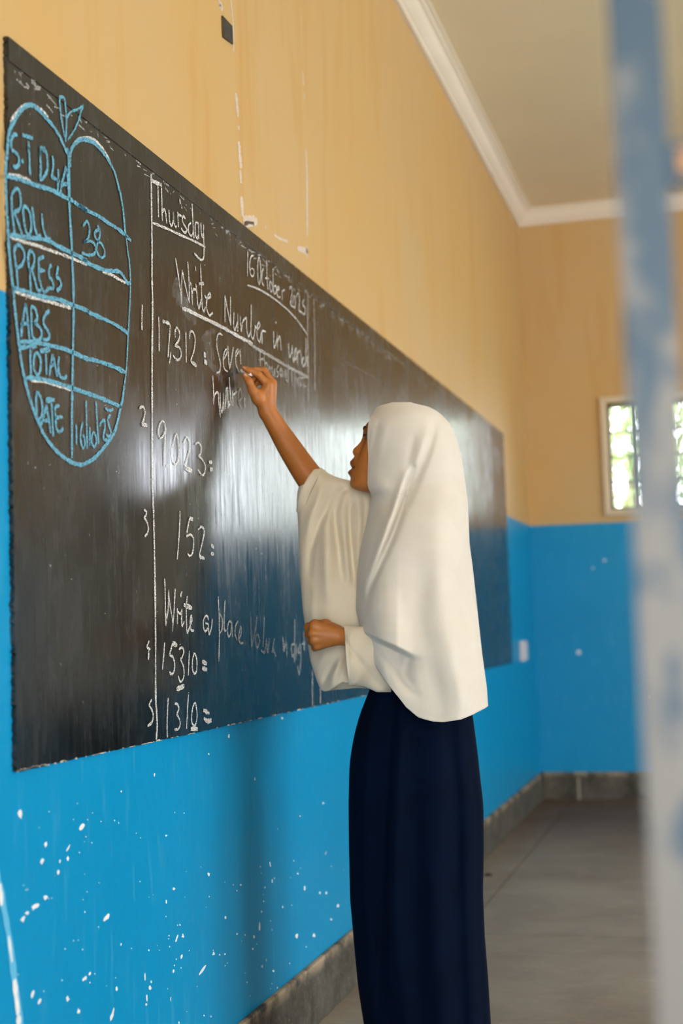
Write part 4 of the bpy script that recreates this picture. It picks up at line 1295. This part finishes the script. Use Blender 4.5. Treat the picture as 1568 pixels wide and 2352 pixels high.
for py in rows:
    cx = (bxl(py) + bxr(py)) / 2; a = (bxr(py) - bxl(py)) / 2
    c, s = np.cos(th), np.sin(th)
    e = 0.95
    px = cx - a * np.sign(c) * np.abs(c) ** e
    v = bc(py) - bb(py) * np.sign(s) * np.abs(s) ** e
    nearw = np.clip(s, 0, 1) ** 0.5
    d = bfold(px, py) * nearw + 0.004 * np.clip((py - 1150) / 300, 0, 1) * np.sin(6 * th + 0.8)
    p = LP(px, py, v)
    p[:, 1] -= d * np.sign(s) * np.abs(s) ** 0.5
    V += list(p)
F = grid_faces(len(rows), NCB, True)
k = len(V); V.append(LP(727, 1074.5, 0.10)); F += [((j + 1) % NCB, j, k) for j in range(NCB)]
blo = cloth_obj('blouse', V, F, M_BLOUSE, girl)
blo['label'] = 'wide cream blouse hanging from the raised arm'


def cuff(center, e1, e2, axis, rings, thick, name, parent, seg=72, wrinkle=0.0015):
    V = []
    for (t, r, lean) in rings:
        for j in range(seg):
            w = 2 * math.pi * j / seg
            rr = r + wrinkle * math.sin(5 * w + 9 * t) + wrinkle * 0.6 * math.sin(11 * w + 3)
            V.append(center + axis * t + e1 * math.cos(w) * rr + e2 * math.sin(w) * rr)
    return cloth_obj(name, V, grid_faces(len(rings), seg, True), M_BLOUSE, parent, thick)


# rolled cuff at the raised elbow
cc = LP(708, 1126, 0.098)
e1 = LP(731, 1074, 0.098) - cc
e2 = LP(694, 1121, 0.098 - 0.050) - cc
ax_ = LP(724, 1134, 0.100) - cc
cuff(cc, e1, e2, ax_, [(0.25, 0.80, 0), (0.0, 0.92, 0), (-0.04, 0.97, 0), (0.0, 1.01, 0), (0.3, 1.03, 0), (0.7, 1.03, 0), (1.05, 1.0, 0), (1.15, 0.95, 0)], 0.002, 'cuff', blo, wrinkle=0.02)
# wide sleeve of the bent arm
V = []
sx = smooth_tab('0:793 1:810 2:835 3:865 4:900', 0.2)
stop = tab('0:1439 1:1438 2:1439 3:1436 4:1430'); sbot = tab('0:1572 1:1573 2:1577 3:1590 4:1590')
sdep = tab('0:0.030 1:0.034 2:0.036 3:0.036 4:0.036'); scy = tab('0:-0.116 1:-0.116 2:-0.112 3:-0.108 4:-0.10')
NS = 96
ww = 2 * math.pi * np.arange(NS) / NS
for t in np.linspace(0, 4, 40):
    mid, hh = (stop(t) + sbot(t)) / 2, (sbot(t) - stop(t)) / 2
    py = mid - hh * np.cos(ww)
    lean = np.where(py > 1500, (py - 1500) * 0.10, (1500 - py) * -0.06) * max(0, 1 - t / 3)
    px = sx(t) + lean
    v = scy(t) - sdep(t) * np.sin(ww)
    v += 0.004 * np.sin(3.1 * ww + 2.5 * t) + 0.005 * np.exp(-((py - 1470 - 32 * t) / 14) ** 2)
    V += list(LP(px, py, v))
slv = cloth_obj('sleeve', V, grid_faces(40, NS, True), M_BLOUSE, blo)
V = []
for t in np.linspace(-0.02, 0.62, 8):
    mid, hh = (stop(t) + sbot(t)) / 2, (sbot(t) - stop(t)) / 2 + 1.2
    py = mid - hh * np.cos(ww)
    lean = np.where(py > 1500, (py - 1500) * 0.10, (1500 - py) * -0.06) * max(0, 1 - t / 3)
    v = scy(t) - (sdep(t) + 0.0022) * np.sin(ww) + 0.004 * np.sin(3.1 * ww + 2.5 * t) + 0.005 * np.exp(-((py - 1470 - 32 * t) / 14) ** 2)
    V += list(LP(sx(t) + lean, py, v))
cloth_obj('sleeve_hem', V, grid_faces(8, NS, True), M_BLOUSE, blo, 0.0018)

# skirt
kxl = smooth_tab('1550:862 1590:846 1640:826 1680:815 1720:807 1760:802 1850:800 1950:801 2065:803.5 2183:814 2267:822 2352:835 2450:850', 15)
kxr = smooth_tab('1550:1060 1640:1085 1700:1093 1740:1098 1780:1102 1850:1110 1950:1111 2050:1109 2150:1113 2250:1121 2352:1127 2450:1133', 15)
kb = smooth_tab('1550:0.112 1650:0.128 1800:0.140 2450:0.150', 15)
kfold = fold_field([('905,1620 892,1760 884,1900 876,2100 865,2420', -0.012, 9), ('925,1620 915,1760 905,1950 900,2200 895,2420', 0.008, 13), ('1062,1640 1078,1750 1090,1850', -0.006, 8), ('970,1660 975,1850 985,2100 990,2420', 0.007, 20), ('1030,1660 1045,1800 1055,2000 1070,2420', -0.007, 13), ('860,1600 842,1750 835,1950 845,2300', 0.006, 10)])
V = []
NK = 220
th = 2 * math.pi * np.arange(NK) / NK
rk = np.linspace(1550, 2440, 120)
for q in rk:
    py = np.full(NK, q)
    cx = (kxl(py) + kxr(py)) / 2; a = (kxr(py) - kxl(py)) / 2
    c, s = np.cos(th), np.sin(th)
    px = cx - a * np.sign(c) * np.abs(c) ** 0.92
    v = 0.005 - kb(py) * np.sign(s) * np.abs(s) ** 0.92
    g = min(1, (q - 1550) / 500)
    d = kfold(px, py) * np.clip(s, 0, 1) ** 0.5 + (0.003 + 0.006 * g) * np.sin(11 * th + 0.7 * math.sin(q * 0.003)) * np.clip(np.abs(s), 0, 1)
    p = LP(px, py, v)
    p[:, 1] -= d * np.sign(s)
    V += list(p)
ski = cloth_obj('skirt', V, grid_faces(len(rk), NK, True), M_NAVY, girl)
ski['label'] = 'long navy blue skirt'

# shoes
M_SHOE = simple('black_shoe', (0.012, 0.011, 0.010), 0.4, 0.4)
for s in (-1, 1):
    V, F = [], []
    st_ = [(0.055, 0.020, 0.050), (0.045, 0.030, 0.075), (0.0, 0.034, 0.078), (-0.045, 0.036, 0.066), (-0.095, 0.040, 0.052), (-0.135, 0.034, 0.042), (-0.150, 0.018, 0.030)]
    for (x, w, h) in st_:
        for j in range(16):
            a = 2 * math.pi * j / 16
            V.append((x, s * 0.060 + w * math.cos(a), 0.012 + max(0.0, (h - 0.012) * (0.5 + 0.5 * math.sin(a)))))
    F = grid_faces(len(st_), 16, True) + [tuple(range(15, -1, -1)), tuple(96 + j for j in range(16))]
    sh = mesh_obj('shoe', V, F, M_SHOE, girl, True)
    V = []
    for z in (0.0, 0.013):
        for j in range(28):
            a = 2 * math.pi * j / 28
            V.append((-0.047 + 0.106 * math.cos(a), s * 0.060 + 0.039 * math.sin(a) * (1 - 0.16 * math.cos(a)), z))
    mesh_obj('sole', V, grid_faces(2, 28, True) + [tuple(range(27, -1, -1)), tuple(range(28, 56))], simple('rubber_sole', (0.03, 0.028, 0.026), 0.8), sh)
